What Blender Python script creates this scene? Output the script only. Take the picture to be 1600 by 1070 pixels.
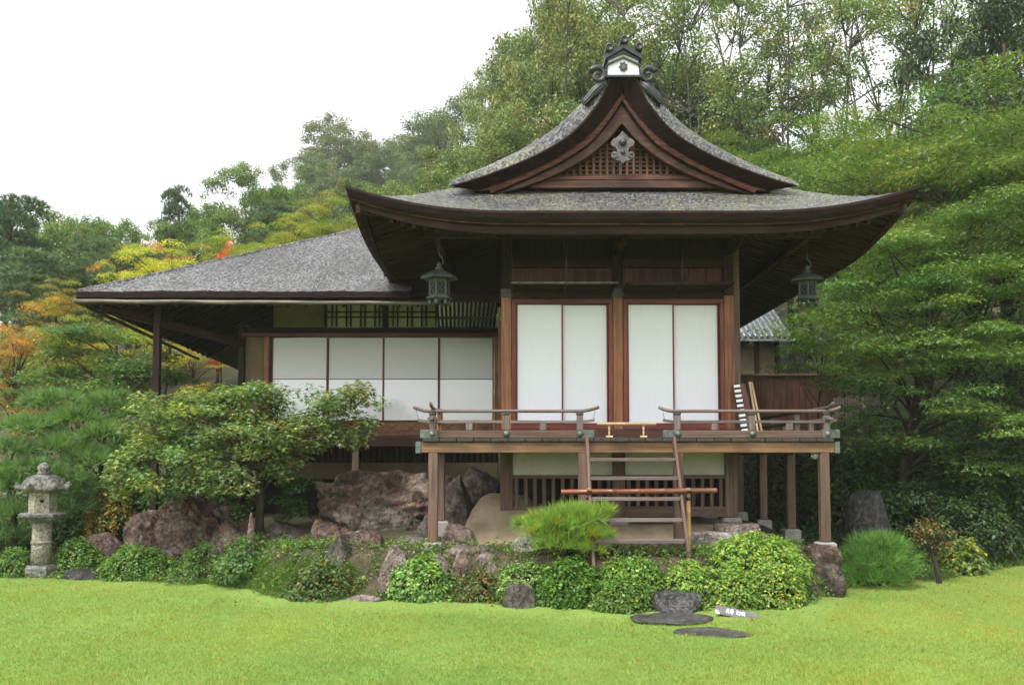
import bpy, bmesh, math, random
import numpy as np
from mathutils import Vector, Matrix, Quaternion, noise as mnoise

# ------------------------------------------------------------------ scene, camera, world, sun
for o in list(bpy.data.objects):
    bpy.data.objects.remove(o)
SC = bpy.context.scene
COL = SC.collection
R = math.radians
EYE = 1.75
PITCH = R(3.5)
FPX = 1500.0
PPY = 718.0 - FPX * math.tan(PITCH)

cam_d = bpy.data.cameras.new('camera')
cam = bpy.data.objects.new('camera', cam_d)
COL.objects.link(cam)
cam.location = (0, 0, EYE)
cam.rotation_euler = (R(90) + PITCH, 0, 0)
cam_d.sensor_width = 36
cam_d.lens = 36 * FPX / 1600
cam_d.shift_y = (PPY - 535.0) / 1600
cam_d.clip_end = 2000
SC.camera = cam

SUN_EL, SUN_AZ = 58, 215          # soft light of an overcast noon, a little from behind the viewer
w = bpy.data.worlds.new('World')
SC.world = w
w.use_nodes = True
nt = w.node_tree
nt.nodes.clear()
sky = nt.nodes.new('ShaderNodeTexSky')
sky.sky_type = 'NISHITA'
sky.sun_disc = False
sky.sun_elevation = R(SUN_EL)
sky.sun_rotation = R(SUN_AZ)
sky.air_density = 1.0
sky.dust_density = 2.0
hs = nt.nodes.new('ShaderNodeHueSaturation')
hs.inputs['Saturation'].default_value = 0.10
bg = nt.nodes.new('ShaderNodeBackground')
bg.inputs['Strength'].default_value = 0.15
wo = nt.nodes.new('ShaderNodeOutputWorld')
nt.links.new(sky.outputs[0], hs.inputs['Color'])
nt.links.new(hs.outputs[0], bg.inputs['Color'])
nt.links.new(bg.outputs[0], wo.inputs['Surface'])

sl = bpy.data.lights.new('sun', 'SUN')
sl.energy = 1.5
sl.angle = R(18)
sl.color = (1.0, 0.97, 0.92)
sun = bpy.data.objects.new('sun', sl)
COL.objects.link(sun)
az = R(SUN_AZ)
sd = Vector((math.sin(az) * math.cos(R(SUN_EL)), math.cos(az) * math.cos(R(SUN_EL)), math.sin(R(SUN_EL))))
sun.rotation_euler = (-sd).to_track_quat('-Z', 'Y').to_euler()

vs = SC.view_settings
vs.view_transform = 'Standard'
vs.look = 'None'
vs.exposure = 1.4
vs.gamma = 1.0
vs.use_curve_mapping = False
SC.render.engine = 'CYCLES'
cy = SC.cycles
cy.use_denoising = True
cy.max_bounces = 6
cy.diffuse_bounces = 3
cy.glossy_bounces = 2
cy.transmission_bounces = 3
cy.volume_bounces = 1
cy.transparent_max_bounces = 4
cy.use_adaptive_sampling = True
cy.adaptive_threshold = 0.02
cy.caustics_reflective = False
cy.caustics_refractive = False

# ------------------------------------------------------------------ helpers
WM = {}

def P(px, py, d):
    """world point at depth d on the view ray of a photograph position"""
    u = (px - 800.0) / FPX
    v = (PPY - py) / FPX
    c, s = math.cos(PITCH), math.sin(PITCH)
    dx, dy, dz = u, c - v * s, s + v * c
    k = d / dy
    return Vector((dx * k, d, EYE + dz * k))

def ZY(py, d):
    return P(800, py, d).z

def XP(px, py, d):
    return P(px, py, d).x

def sm(t):
    t = max(0.0, min(1.0, t))
    return t * t * (3 - 2 * t)

def interp(x, xs, ys):
    return float(np.interp(x, xs, ys))

EDGE = [(-40, 15.5), (-7.6, 14.3), (-6.1, 14.0), (-4.3, 13.5), (-3.5, 12.9), (-2.9, 12.0), (-1.87, 11.75), (-.78, 11.7), (.3, 11.35),
        (1.29, 11.0), (2.36, 11.05), (3.4, 11.3), (3.9, 12.0), (4.37, 13.1), (6.5, 14.2), (8.75, 16.2), (14, 19), (40, 22)]
EX = [e[0] for e in EDGE]
EY = [e[1] for e in EDGE]

def edge(x):
    return interp(x, EX, EY)

def hill_slope(x, y=40.0):
    if y > 42:
        x = x * 42.0 / y
    return interp(x, [-60, -25, -12, 0, 20, 60], [.06, .15, .30, .36, .36, .30])

def H(x, y):
    """height of the ground"""
    e = y - edge(x)
    z = 0.0
    if e > 0:
        core = sm((x + 5.2) / 2.5) * (1 - sm((x - 4.0) / 1.0))
        left = 1 - sm((x + 5.2) / 2.5)
        right = sm((x - 4.0) / 1.0)
        z += core * (0.58 * sm(e / 0.75) + .12 * sm((e - 1.2) / 2.5))
        z += left * (0.12 * sm(e / .6) + .7 * sm((e - .5) / 3.5))
        z += right * (.06 * sm(e / .5) + .35 * sm(e / 6))
        z += .025 * mnoise.noise((x * 1.3, y * 1.3, 0)) * sm(e / .6)
    if y > 20:
        t = y - 20
        z += hill_slope(x, y) * t * (1 - .15 * sm(t / 80)) * sm(t / 8)
    return z

def ground_at(px, py, d0=6.0, d1=60.0):
    d = d0
    while d < d1:
        p = P(px, py, d)
        if p.z <= H(p.x, d):
            return Vector((p.x, d, H(p.x, d)))
        d += .03
    p = P(px, py, d1)
    return Vector((p.x, d1, H(p.x, d1)))

def tag(o, label=None, cat=None, group=None, kind=None):
    if label: o['label'] = label
    if cat: o['category'] = cat
    if group: o['group'] = group
    if kind: o['kind'] = kind
    return o

def link(name, data, parent=None, mat=None, M=None):
    o = bpy.data.objects.new(name, data)
    COL.objects.link(o)
    M = M if M is not None else Matrix.Identity(4)
    WM[o] = M
    if parent is not None:
        o.parent = parent
        o.matrix_parent_inverse = WM[parent].inverted()
    o.matrix_basis = M
    if mat is not None and data is not None and len(data.materials) == 0:
        data.materials.append(mat)
    return o

def empty(name, loc, label=None, cat=None, group=None):
    o = link(name, None, None, None, Matrix.Translation(Vector(loc)))
    o.empty_display_size = .2
    return tag(o, label, cat, group)

_boxcache = {}

def box_mesh(sx, sy, sz, bev, mat):
    key = (round(sx, 3), round(sy, 3), round(sz, 3), round(bev, 4), mat.name)
    if key in _boxcache:
        return _boxcache[key]
    bm = bmesh.new()
    bmesh.ops.create_cube(bm, size=1)
    bmesh.ops.scale(bm, vec=(sx, sy, sz), verts=bm.verts)
    if bev > 0:
        bmesh.ops.bevel(bm, geom=bm.edges[:], offset=min(bev, .45 * min(sx, sy, sz)), segments=1, affect='EDGES')
    me = bpy.data.meshes.new('block')
    bm.to_mesh(me)
    bm.free()
    me.materials.append(mat)
    _boxcache[key] = me
    return me

def beam(name, p0, p1, w, h, mat, parent=None, bev=.006, up=(0, 0, 1), over=0):
    """a timber from p0 to p1; its length lies along local X, w is its breadth, h its height"""
    p0, p1 = Vector(p0), Vector(p1)
    x = (p1 - p0)
    L = x.length + 2 * over
    x.normalize()
    up = Vector(up)
    if abs(x.dot(up)) > .98:
        up = Vector((0, 1, 0))
    y = up.cross(x).normalized()
    z = x.cross(y)
    M = Matrix((x, y, z)).transposed().to_4x4()
    M.translation = (p0 + p1) / 2
    return link(name, box_mesh(L, w, h, bev, mat), parent, None, M)

def box(name, x0, x1, y0, y1, z0, z1, mat, parent=None, bev=.006):
    dx, dy, dz = x1 - x0, y1 - y0, z1 - z0
    cx, cy_, cz = (x0 + x1) / 2, (y0 + y1) / 2, (z0 + z1) / 2
    m = max(dx, dy, dz)
    if m == dx:
        return beam(name, (x0, cy_, cz), (x1, cy_, cz), dy, dz, mat, parent, bev)
    if m == dz:
        return beam(name, (cx, cy_, z0), (cx, cy_, z1), dx, dy, mat, parent, bev, up=(0, 1, 0))
    return beam(name, (cx, y0, cz), (cx, y1, cz), dx, dz, mat, parent, bev)

def pydata(name, verts, faces, mat, parent=None, smooth=False, M=None):
    me = bpy.data.meshes.new(name)
    me.from_pydata([tuple(v) for v in verts], [], faces)
    me.update()
    bm = bmesh.new()
    bm.from_mesh(me)
    bmesh.ops.recalc_face_normals(bm, faces=bm.faces)
    bm.to_mesh(me)
    bm.free()
    if smooth:
        me.polygons.foreach_set('use_smooth', [True] * len(me.polygons))
    return link(name, me, parent, mat, M)

def tube_geo(pts, rads, n=6, V=None, Fc=None, caps=True):
    V = [] if V is None else V
    Fc = [] if Fc is None else Fc
    pts = [Vector(p) for p in pts]
    base = len(V)
    prev = None
    for i, p in enumerate(pts):
        t = (pts[min(i + 1, len(pts) - 1)] - pts[max(i - 1, 0)])
        if t.length < 1e-9: t = Vector((0, 0, 1))
        t.normalize()
        if prev is None:
            a = Vector((1, 0, 0)) if abs(t.x) < .8 else Vector((0, 1, 0))
            u = t.cross(a).normalized()
        else:
            u = (prev - t * prev.dot(t)).normalized()
        prev = u
        v = t.cross(u)
        for k in range(n):
            an = 2 * math.pi * k / n
            V.append(p + (u * math.cos(an) + v * math.sin(an)) * rads[i])
    for i in range(len(pts) - 1):
        for k in range(n):
            a = base + i * n + k
            b = base + i * n + (k + 1) % n
            Fc.append((a, b, b + n, a + n))
    if caps:
        Fc.append(tuple(base + k for k in range(n))[::-1])
        Fc.append(tuple(base + (len(pts) - 1) * n + k for k in range(n)))
    return V, Fc

def tube(name, pts, rads, mat, parent=None, n=8):
    if not isinstance(rads, (list, tuple)): rads = [rads] * len(pts)
    V, Fc = tube_geo(pts, rads, n)
    return pydata(name, V, Fc, mat, parent, True)

def lathe(name, prof, mat, parent=None, n=24, center=(0, 0, 0), smooth=True, rot=0):
    V, Fc = [], []
    for r, z in prof:
        for k in range(n):
            an = 2 * math.pi * k / n + rot
            V.append((center[0] + r * math.cos(an), center[1] + r * math.sin(an), center[2] + z))
    for i in range(len(prof) - 1):
        for k in range(n):
            a, b = i * n + k, i * n + (k + 1) % n
            Fc.append((a, b, b + n, a + n))
    Fc.append(tuple(range(n))[::-1])
    Fc.append(tuple((len(prof) - 1) * n + k for k in range(n)))
    return pydata(name, V, Fc, mat, parent, smooth)

def copy_tree(o, M, parent=None):
    """a copy of a thing with its parts; M is the world matrix of the copied root"""
    c = o.copy()
    COL.objects.link(c)
    if parent is None:
        c.matrix_basis = M
        WM[c] = M
    else:
        c.parent = parent
    for ch in o.children:
        copy_tree(ch, None, c)
    return c

# ------------------------------------------------------------------ materials
def new_mat(name):
    m = bpy.data.materials.new(name)
    m.use_nodes = True
    nt = m.node_tree
    nt.nodes.clear()
    out = nt.nodes.new('ShaderNodeOutputMaterial')
    return m, nt, out

def N(nt, t, **kw):
    n = nt.nodes.new('ShaderNode' + t)
    for k, v in kw.items():
        if k in n.inputs:
            n.inputs[k].default_value = v
        else:
            setattr(n, k, v)
    return n

def c4(c):
    return (c[0], c[1], c[2], 1)

def ramp(nt, stops, src):
    r = N(nt, 'ValToRGB')
    el = r.color_ramp.elements
    while len(el) < len(stops): el.new(.5)
    for e, (p, c) in zip(el, stops):
        e.position = p
        e.color = c4(c) if not isinstance(c, (int, float)) else (c, c, c, 1)
    nt.links.new(src, r.inputs[0])
    return r.outputs[0]

def mixc(nt, a, b, f, mode='MIX'):
    m = N(nt, 'Mix', data_type='RGBA', blend_type=mode)
    for sock, val in ((0, f), (6, a), (7, b)):
        if hasattr(val, 'is_output'):
            nt.links.new(val, m.inputs[sock])
        elif sock == 0:
            m.inputs[0].default_value = val
        else:
            m.inputs[sock].default_value = c4(val)
    return m.outputs[2]

def coords(nt, scale=(1, 1, 1), rnd=True, world=False):
    tc = N(nt, 'TexCoord')
    src = tc.outputs['Object']
    if world:
        g = N(nt, 'NewGeometry')
        src = g.outputs['Position']
    mp = N(nt, 'Mapping')
    mp.inputs['Scale'].default_value = scale
    if rnd:
        oi = N(nt, 'ObjectInfo')
        ad = N(nt, 'VectorMath', operation='MULTIPLY_ADD')
        cb = N(nt, 'CombineXYZ')
        for i in range(3): nt.links.new(oi.outputs['Random'], cb.inputs[i])
        nt.links.new(cb.outputs[0], ad.inputs[0])
        ad.inputs[1].default_value = (37.0, 91.0, 53.0)
        nt.links.new(src, ad.inputs[2])
        src = ad.outputs[0]
    nt.links.new(src, mp.inputs['Vector'])
    return mp.outputs[0]

def noise(nt, vec, scale, detail=6, rough=.6, dist=0):
    n = N(nt, 'TexNoise')
    n.inputs['Scale'].default_value = scale
    n.inputs['Detail'].default_value = detail
    n.inputs['Roughness'].default_value = rough
    n.inputs['Distortion'].default_value = dist
    nt.links.new(vec, n.inputs['Vector'])
    return n.outputs['Fac']

def finish(nt, out, col, rough, bump=None, strength=.3, dist=.01, spec=.5, metal=0):
    b = N(nt, 'BsdfPrincipled')
    b.inputs['Specular IOR Level'].default_value = spec
    b.inputs['Metallic'].default_value = metal
    if hasattr(col, 'is_output'): nt.links.new(col, b.inputs['Base Color'])
    else: b.inputs['Base Color'].default_value = c4(col)
    if hasattr(rough, 'is_output'): nt.links.new(rough, b.inputs['Roughness'])
    else: b.inputs['Roughness'].default_value = rough
    if bump is not None:
        bp = N(nt, 'Bump', Strength=strength, Distance=dist)
        nt.links.new(bump, bp.inputs['Height'])
        nt.links.new(bp.outputs[0], b.inputs['Normal'])
    nt.links.new(b.outputs[0], out.inputs['Surface'])
    return b

def wood(name, a, b, stain=None, rough=.55, stain_amt=.5, grain=34, spec=.35):
    """timber with its grain along local X"""
    m, nt, out = new_mat(name)
    v = coords(nt, (1.2, grain, grain))
    g1 = noise(nt, v, 1.0, 8, .65, .4)
    col = ramp(nt, [(.38, a), (.62, b)], g1)
    v2 = coords(nt, (1.6, 5, 5))
    g2 = noise(nt, v2, 1.0, 5, .6)
    if stain is not None:
        f = ramp(nt, [(.46, 0.0), (.60, stain_amt)], g2)
        col = mixc(nt, col, stain, f)
    oi = N(nt, 'ObjectInfo')
    k = N(nt, 'MapRange')
    k.inputs['To Min'].default_value = .8
    k.inputs['To Max'].default_value = 1.18
    nt.links.new(oi.outputs['Random'], k.inputs['Value'])
    cc = N(nt, 'CombineColor')
    for i in range(3): nt.links.new(k.outputs[0], cc.inputs[i])
    col = mixc(nt, col, cc.outputs[0], 1.0, 'MULTIPLY')
    rr = ramp(nt, [(.3, rough - .12), (.7, rough + .12)], g2)
    finish(nt, out, col, rr, g1, .35, .006, spec)
    return m

def stone(name, a, b, c, lichen=None, scale=2.2, rough=.75, lich=.57, spec=.3):
    m, nt, out = new_mat(name)
    v = coords(nt, (1, 1, 1))
    n1 = noise(nt, v, scale, 9, .68, .6)
    col = ramp(nt, [(.38, a), (.5, b), (.64, c)], n1)
    n2 = noise(nt, v, scale * 6, 7, .75)
    col = mixc(nt, col, ramp(nt, [(.38, .35), (.6, 1.5)], n2), .85, 'MULTIPLY')
    vo = N(nt, 'TexVoronoi', feature='DISTANCE_TO_EDGE')
    vo.inputs['Scale'].default_value = scale * 2.2
    wv = N(nt, 'VectorMath', operation='MULTIPLY_ADD')
    nz = N(nt, 'TexNoise')
    nz.inputs['Scale'].default_value = scale * 2
    nz.inputs['Detail'].default_value = 4
    nt.links.new(v, nz.inputs['Vector'])
    nt.links.new(nz.outputs['Color'], wv.inputs[0])
    wv.inputs[1].default_value = (.5, .5, .5)
    nt.links.new(v, wv.inputs[2])
    nt.links.new(wv.outputs[0], vo.inputs['Vector'])
    ck = ramp(nt, [(.0, .28), (.05, 1.0)], vo.outputs['Distance'])
    col = mixc(nt, col, ck, .75, 'MULTIPLY')
    if lichen is not None:
        n3 = noise(nt, v, scale * 2.6, 8, .75, .3)
        col = mixc(nt, col, lichen, ramp(nt, [(lich, 0.0), (lich + .07, .8)], n3))
    ad = N(nt, 'Math', operation='MULTIPLY_ADD')
    nt.links.new(n2, ad.inputs[0]); ad.inputs[1].default_value = .5
    nt.links.new(n1, ad.inputs[2])
    ad2 = N(nt, 'Math', operation='MULTIPLY_ADD')
    nt.links.new(ck, ad2.inputs[0]); ad2.inputs[1].default_value = .35
    nt.links.new(ad.outputs[0], ad2.inputs[2])
    finish(nt, out, col, rough, ad2.outputs[0], .9, .05, spec)
    return m

def plain(name, a, b, scale=8, rough=.6, bump=.15, spec=.3, metal=0, stretch=(1, 1, 1)):
    m, nt, out = new_mat(name)
    v = coords(nt, stretch)
    n1 = noise(nt, v, scale, 7, .65)
    col = ramp(nt, [(.38, a), (.62, b)], n1)
    finish(nt, out, col, rough, n1, bump, .01, spec, metal)
    return m

def foliage(name, trans=.35, rough=.5, spec=.35):
    """leaf colour = the object's own colour times the leaf's own tint"""
    m, nt, out = new_mat(name)
    oi = N(nt, 'ObjectInfo')
    at = N(nt, 'Attribute', attribute_name='col')
    col = mixc(nt, oi.outputs['Color'], at.outputs['Color'], 1.0, 'MULTIPLY')
    b = N(nt, 'BsdfPrincipled')
    b.inputs['Roughness'].default_value = rough
    b.inputs['Specular IOR Level'].default_value = spec
    nt.links.new(col, b.inputs['Base Color'])
    tr = N(nt, 'BsdfTranslucent')
    tcol = mixc(nt, col, (1.15, 1.25, .55), 1.0, 'MULTIPLY')
    nt.links.new(tcol, tr.inputs['Color'])
    mx = N(nt, 'MixShader')
    mx.inputs[0].default_value = trans
    nt.links.new(b.outputs[0], mx.inputs[1])
    nt.links.new(tr.outputs[0], mx.inputs[2])
    nt.links.new(mx.outputs[0], out.inputs['Surface'])
    return m

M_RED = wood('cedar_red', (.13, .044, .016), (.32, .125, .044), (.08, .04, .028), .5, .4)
M_REDTRIM = wood('red_lacquer_trim', (.11, .022, .013), (.18, .038, .022), (.06, .018, .012), .45, .4)
M_BEAM = wood('weathered_tan_beam', (.115, .056, .026), (.23, .125, .060), (.07, .044, .034), .6, .5)
M_GREYW = wood('weathered_grey_brown_timber', (.060, .036, .026), (.15, .095, .070), (.12, .055, .034), .65, .5)
M_RAIL = wood('silvered_rail_timber', (.08, .062, .058), (.165, .132, .125), (.11, .062, .048), .6, .5)
M_DARK = wood('near_black_timber', (.010, .005, .0035), (.024, .012, .008), None, .7, spec=.15)  # very dark even brown for soffits, upper boards and transom bars
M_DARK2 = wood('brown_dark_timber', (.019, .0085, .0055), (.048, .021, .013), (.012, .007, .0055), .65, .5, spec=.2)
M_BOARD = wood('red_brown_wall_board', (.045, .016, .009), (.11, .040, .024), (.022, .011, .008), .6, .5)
M_GABLE = wood('gable_red_brown_timber', (.034, .012, .006), (.14, .050, .022), (.015, .010, .008), .55, .65)
M_BAMB = wood('pale_bamboo', (.33, .22, .10), (.48, .355, .185), (.20, .12, .055), .4, .35, 10, .5)
M_BAMBR = wood('red_brown_bamboo', (.085, .024, .010), (.19, .062, .026), (.04, .014, .008), .3, .5, 10, .6)
M_BAMBY = wood('yellow_bamboo', (.36, .20, .06), (.52, .32, .11), (.20, .10, .04), .4, .4, 10, .5)
M_EDGE = wood('black_board_edge', (.02, .016, .014), (.055, .045, .04), None, .6)
M_PAT = plain('grey_green_patina_metal', (.06, .072, .065), (.13, .145, .13), 14, .5, .2, .5, .3)
M_PATD = plain('dark_bronze', (.035, .034, .03), (.08, .076, .065), 18, .5, .3, .5, .4)
M_LANT = plain('verdigris_bronze', (.026, .030, .026), (.07, .077, .066), 25, .55, .35, .5, .3)
M_IRON = plain('iron_rod', (.05, .05, .05), (.10, .10, .10), 20, .4, .1, .5, .7)
M_PLAS = plain('cream_plaster', (.46, .42, .36), (.54, .50, .44), 3, .85, .08)
M_PLASD = plain('tan_earth_plaster', (.145, .108, .062), (.185, .142, .09), 3, .9, .08)
M_EARTHW = plain('tan_earthen_render', (.20, .15, .09), (.31, .245, .16), 2.5, .9, .2)
M_CONC = plain('pale_base_stone', (.19, .185, .17), (.30, .29, .27), 9, .8, .3)
M_WHITE = plain('white_plaster', (.68, .68, .69), (.80, .80, .81), 5, .7, .05)
M_TILEB = plain('black_roof_tile', (.010, .011, .012), (.035, .037, .040), 12, .4, .25, .5)
M_TILEG = plain('grey_glazed_roof_tile', (.10, .105, .115), (.22, .23, .25), 8, .3, .2, .6)
M_SILV = plain('silvered_carved_wood', (.06, .053, .05), (.15, .138, .132), 14, .6, .3)
M_BLACK = plain('black_hollow_shade', (.006, .006, .006), (.012, .011, .01), 4, .9, 0)  # near-black standing in for the shade inside hollows and behind lattices
M_STRIPE = plain('black_lacquer', (.012, .013, .012), (.03, .03, .03), 6, .4, .05)
M_STONE_R = stone('red_brown_chert', (.034, .0195, .0145), (.105, .063, .048), (.205, .155, .125), (.20, .20, .17), 2.1)
M_STONE_B = stone('brown_weathered_rock', (.018, .014, .011), (.060, .045, .036), (.135, .112, .094), (.10, .105, .07), 2.3)
M_STONE_G = stone('grey_green_schist', (.035, .030, .022), (.085, .074, .058), (.155, .150, .12), (.09, .105, .05), 2.3)
M_STONE_D = stone('dark_wet_stone', (.008, .0075, .007), (.025, .022, .021), (.07, .063, .06), (.13, .13, .125), 2.9, .5, .60, .5)
M_STONE_S = stone('wet_slate_step', (.022, .020, .020), (.055, .050, .049), (.11, .102, .10), (.15, .15, .14), 3.2, .45, .62, .5)
M_STONE_P = stone('plum_brown_stone', (.075, .042, .037), (.155, .095, .085), (.23, .175, .16), (.30, .28, .27), 2.8)
M_STONE_T = stone('tan_mottled_stone', (.06, .045, .036), (.14, .105, .087), (.23, .19, .165), (.12, .13, .09), 3.0)
M_STONE_W = stone('pale_veined_stone', (.15, .125, .105), (.28, .25, .23), (.42, .40, .38), (.05, .043, .04), 4)
M_LANTERN = stone('lichened_granite', (.12, .113, .10), (.20, .19, .175), (.30, .29, .27), (.09, .082, .08), 5, .85, .58)
M_LANTERN2 = stone('cream_granite', (.27, .25, .19), (.36, .335, .265), (.42, .395, .325), (.18, .165, .14), 5, .85, .62)
M_BARKT = plain('tree_bark', (.018, .014, .011), (.06, .048, .04), 10, .85, .8, .2, 0, (1, 1, .25))
M_BARKR = plain('red_pine_bark', (.035, .018, .013), (.09, .045, .033), 10, .85, .8, .2, 0, (1, 1, .3))
M_BARKG = plain('mist_greyed_limb_bark', (.045, .040, .034), (.12, .108, .095), 10, .85, .5, .2, 0, (1, 1, .3))  # bark lightened towards grey to paint in the mist
M_LEAF = foliage('leaf', .38, .42, .4)
M_NEEDLE = foliage('needle', .25, .5, .3)
M_GRASS = foliage('grass_blade', .35, .5, .25)

def mat_paper():
    m, nt, out = new_mat('white_paper')
    v = coords(nt, (60, 60, 60), rnd=False)
    w1 = N(nt, 'TexWave', wave_type='BANDS', bands_direction='X')
    v1 = coords(nt, (1, 1, 1), rnd=True)
    n1 = noise(nt, coords(nt, (3, 60, 60)), 1, 4, .6)
    n2 = noise(nt, coords(nt, (60, 60, 3)), 1, 4, .6)
    nt.nodes.remove(w1)
    f = N(nt, 'Math', operation='ADD')
    nt.links.new(n1, f.inputs[0]); nt.links.new(n2, f.inputs[1])
    col = ramp(nt, [(.3, (.695, .70, .745)), (.75, (.73, .735, .785))], n1)
    finish(nt, out, col, .75, f.outputs[0], .06, .003, .2)
    return m
M_PAPER = mat_paper()

def mat_shoji_grey():
    m, nt, out = new_mat('grey_fibre_paper')  # fibre paper slightly greyer than the white door paper
    n1 = noise(nt, coords(nt, (3, 60, 60)), 1, 4, .6)
    col = ramp(nt, [(.3, (.67, .67, .68)), (.75, (.72, .72, .73))], n1)
    finish(nt, out, col, .8, n1, .05, .003, .15)
    return m
M_PAPERG = mat_shoji_grey()

def mat_glass_pane():
    m, nt, out = new_mat('sky_white_glass_pane')
    finish(nt, out, (.82, .83, .85), .04, None, spec=1.0)  # white base colour stands in for the sky reflected in the glass
    return m
M_PANE = mat_glass_pane()

def mat_bark_roof(name, moss):
    """cypress bark shingle: short broken courses, grey, wet, mossy here and there"""
    m, nt, out = new_mat(name)
    v = coords(nt, (1, 1, 1), rnd=False)
    vs_ = coords(nt, (16, 10, 10), rnd=False)
    n1 = noise(nt, vs_, 1.7, 4, .7, .6)
    n2 = noise(nt, v, 60, 5, .7)
    n3 = noise(nt, v, .9, 6, .6)
    col = ramp(nt, [(.38, (.008, .008, .008)), (.48, (.050, .050, .050)), (.59, (.23, .23, .23))], n1)
    col = mixc(nt, col, ramp(nt, [(.38, .45), (.62, 1.55)], n2), .8, 'MULTIPLY')
    col = mixc(nt, col, ramp(nt, [(.4, .7), (.6, 1.2)], n3), .9, 'MULTIPLY')
    # moss: lichen specks in drifts
    n4 = noise(nt, coords(nt, (1, .45, .45), rnd=False), 40, 3, .6)
    n5 = noise(nt, v, 1.1, 5, .6)
    mf = N(nt, 'Math', operation='MULTIPLY')
    nt.links.new(ramp(nt, [(.53, 0.0), (.57, 1.0)], n4), mf.inputs[0])
    nt.links.new(ramp(nt, [(.45, 0.0), (.57, moss)], n5), mf.inputs[1])
    col = mixc(nt, col, (.27, .275, .105), mf.outputs[0])
    ad = N(nt, 'Math', operation='MULTIPLY_ADD')
    nt.links.new(n2, ad.inputs[0]); ad.inputs[1].default_value = .4
    nt.links.new(n1, ad.inputs[2])
    finish(nt, out, col, .42, ad.outputs[0], 1.0, .04, .5)
    return m
M_BARK = mat_bark_roof('cypress_bark_roofing', .7)
M_BARKW = mat_bark_roof('grey_cypress_bark_roofing', .12)
M_BARKE = plain('bark_eave_edge', (.004, .0022, .0018), (.021, .009, .0063), 4, .75, .5, .15, 0, (1, 1, 10))
M_BARKR2 = plain('red_bark_eave_edge', (.016, .006, .004), (.10, .034, .020), 6, .65, .5, .25, 0, (1, 1, 4))

# ------------------------------------------------------------------ ground and lawn
def make_ground():
    xs = np.unique(np.round(np.concatenate([np.linspace(-160, -20, 24), np.arange(-20, -9, .6), np.arange(-9, 11, .14), np.arange(11, 22, .6), np.linspace(22, 170, 24)]), 3))
    ys = np.unique(np.round(np.concatenate([np.linspace(-40, 6, 14), np.arange(6, 10, .5), np.arange(10, 18, .14), np.arange(18, 40, .8), np.linspace(40, 240, 40)]), 3))
    V = [(x, y, H(x, y)) for y in ys for x in xs]
    nx = len(xs)
    Fc = [(j * nx + i, j * nx + i + 1, (j + 1) * nx + i + 1, (j + 1) * nx + i) for j in range(len(ys) - 1) for i in range(nx - 1)]
    m, nt, out = new_mat('mossy_earth')
    v = coords(nt, rnd=False, world=True)
    n1 = noise(nt, v, 1.4, 8, .65, .4)
    n2 = noise(nt, v, 22, 7, .7)
    col = ramp(nt, [(.35, (.03, .045, .014)), (.5, (.055, .05, .025)), (.66, (.10, .075, .05))], n1)
    col = mixc(nt, col, ramp(nt, [(.3, .5), (.7, 1.5)], n2), .8, 'MULTIPLY')
    finish(nt, out, col, .9, n2, .8, .03, .2)
    o = pydata('ground', V, Fc, m, None, True)
    tag(o, kind='structure')

def lawn_colour(nt):
    v = coords(nt, rnd=False, world=True)
    n1 = noise(nt, v, .55, 5, .6)
    n2 = noise(nt, v, 3.0, 6, .65)
    return v, n1, n2

def make_lawn():
    xs = np.concatenate([np.linspace(-60, -9, 14), np.arange(-8.8, 11, .2), np.linspace(12, 60, 14)])
    V, Fc = [], []
    T = [0, .3, .5, .65, .75, .82, .88, .92, .95, .98, 1.0]
    for x in xs:
        e = edge(x) + .10 + .07 * mnoise.noise((x * 2.3, 4.1, 0)) + .05 * mnoise.noise((x * 7, 1, 0))
        for t in T:
            y = -30 + (e + 30) * t
            V.append((x, y, H(x, y) + .012 + .006 * mnoise.noise((x, y, 3))))
    n = len(T)
    for i in range(len(xs) - 1):
        for j in range(n - 1):
            Fc.append((i * n + j, (i + 1) * n + j, (i + 1) * n + j + 1, i * n + j + 1))
    m, nt, out = new_mat('lawn_turf')
    v, n1, n2 = lawn_colour(nt)
    n3 = noise(nt, v, 60, 5, .7)
    col = ramp(nt, [(.35, (.158, .25, .048)), (.65, (.215, .31, .062))], n1)
    col = mixc(nt, col, (.20, .205, .06), ramp(nt, [(.5, 0.0), (.75, .45)], n2))
    col = mixc(nt, col, ramp(nt, [(.3, .55), (.7, 1.3)], n3), .7, 'MULTIPLY')
    finish(nt, out, col, .8, n3, .6, .02, .2)
    o = pydata('lawn', V, Fc, m, None, True)
    tag(o, kind='structure')

make_ground()
make_lawn()

# ------------------------------------------------------------------ the raised pavilion
DW, DV, DE = 13.8, 12.65, 12.1            # wall plane, veranda front, front eave
XC = XP(966, 600, DW)
XL, XM, XR = XC - 1.61, XC, XC + 1.61
CW = .155
ZDECK = ZY(684.5, DV)
ZHEAD = ZY(461, DW)
ZTOPC = ZY(378, DW) + .55
ZBASE = ZY(808, DW)
PAV = empty('pavilion', (XC, DW + 2.5, ZBASE), 'raised timber pavilion with white paper doors, curved bark roof and ornate front gable', 'building')
pv = PAV
YB = 21.0                                  # rear of the building

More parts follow.
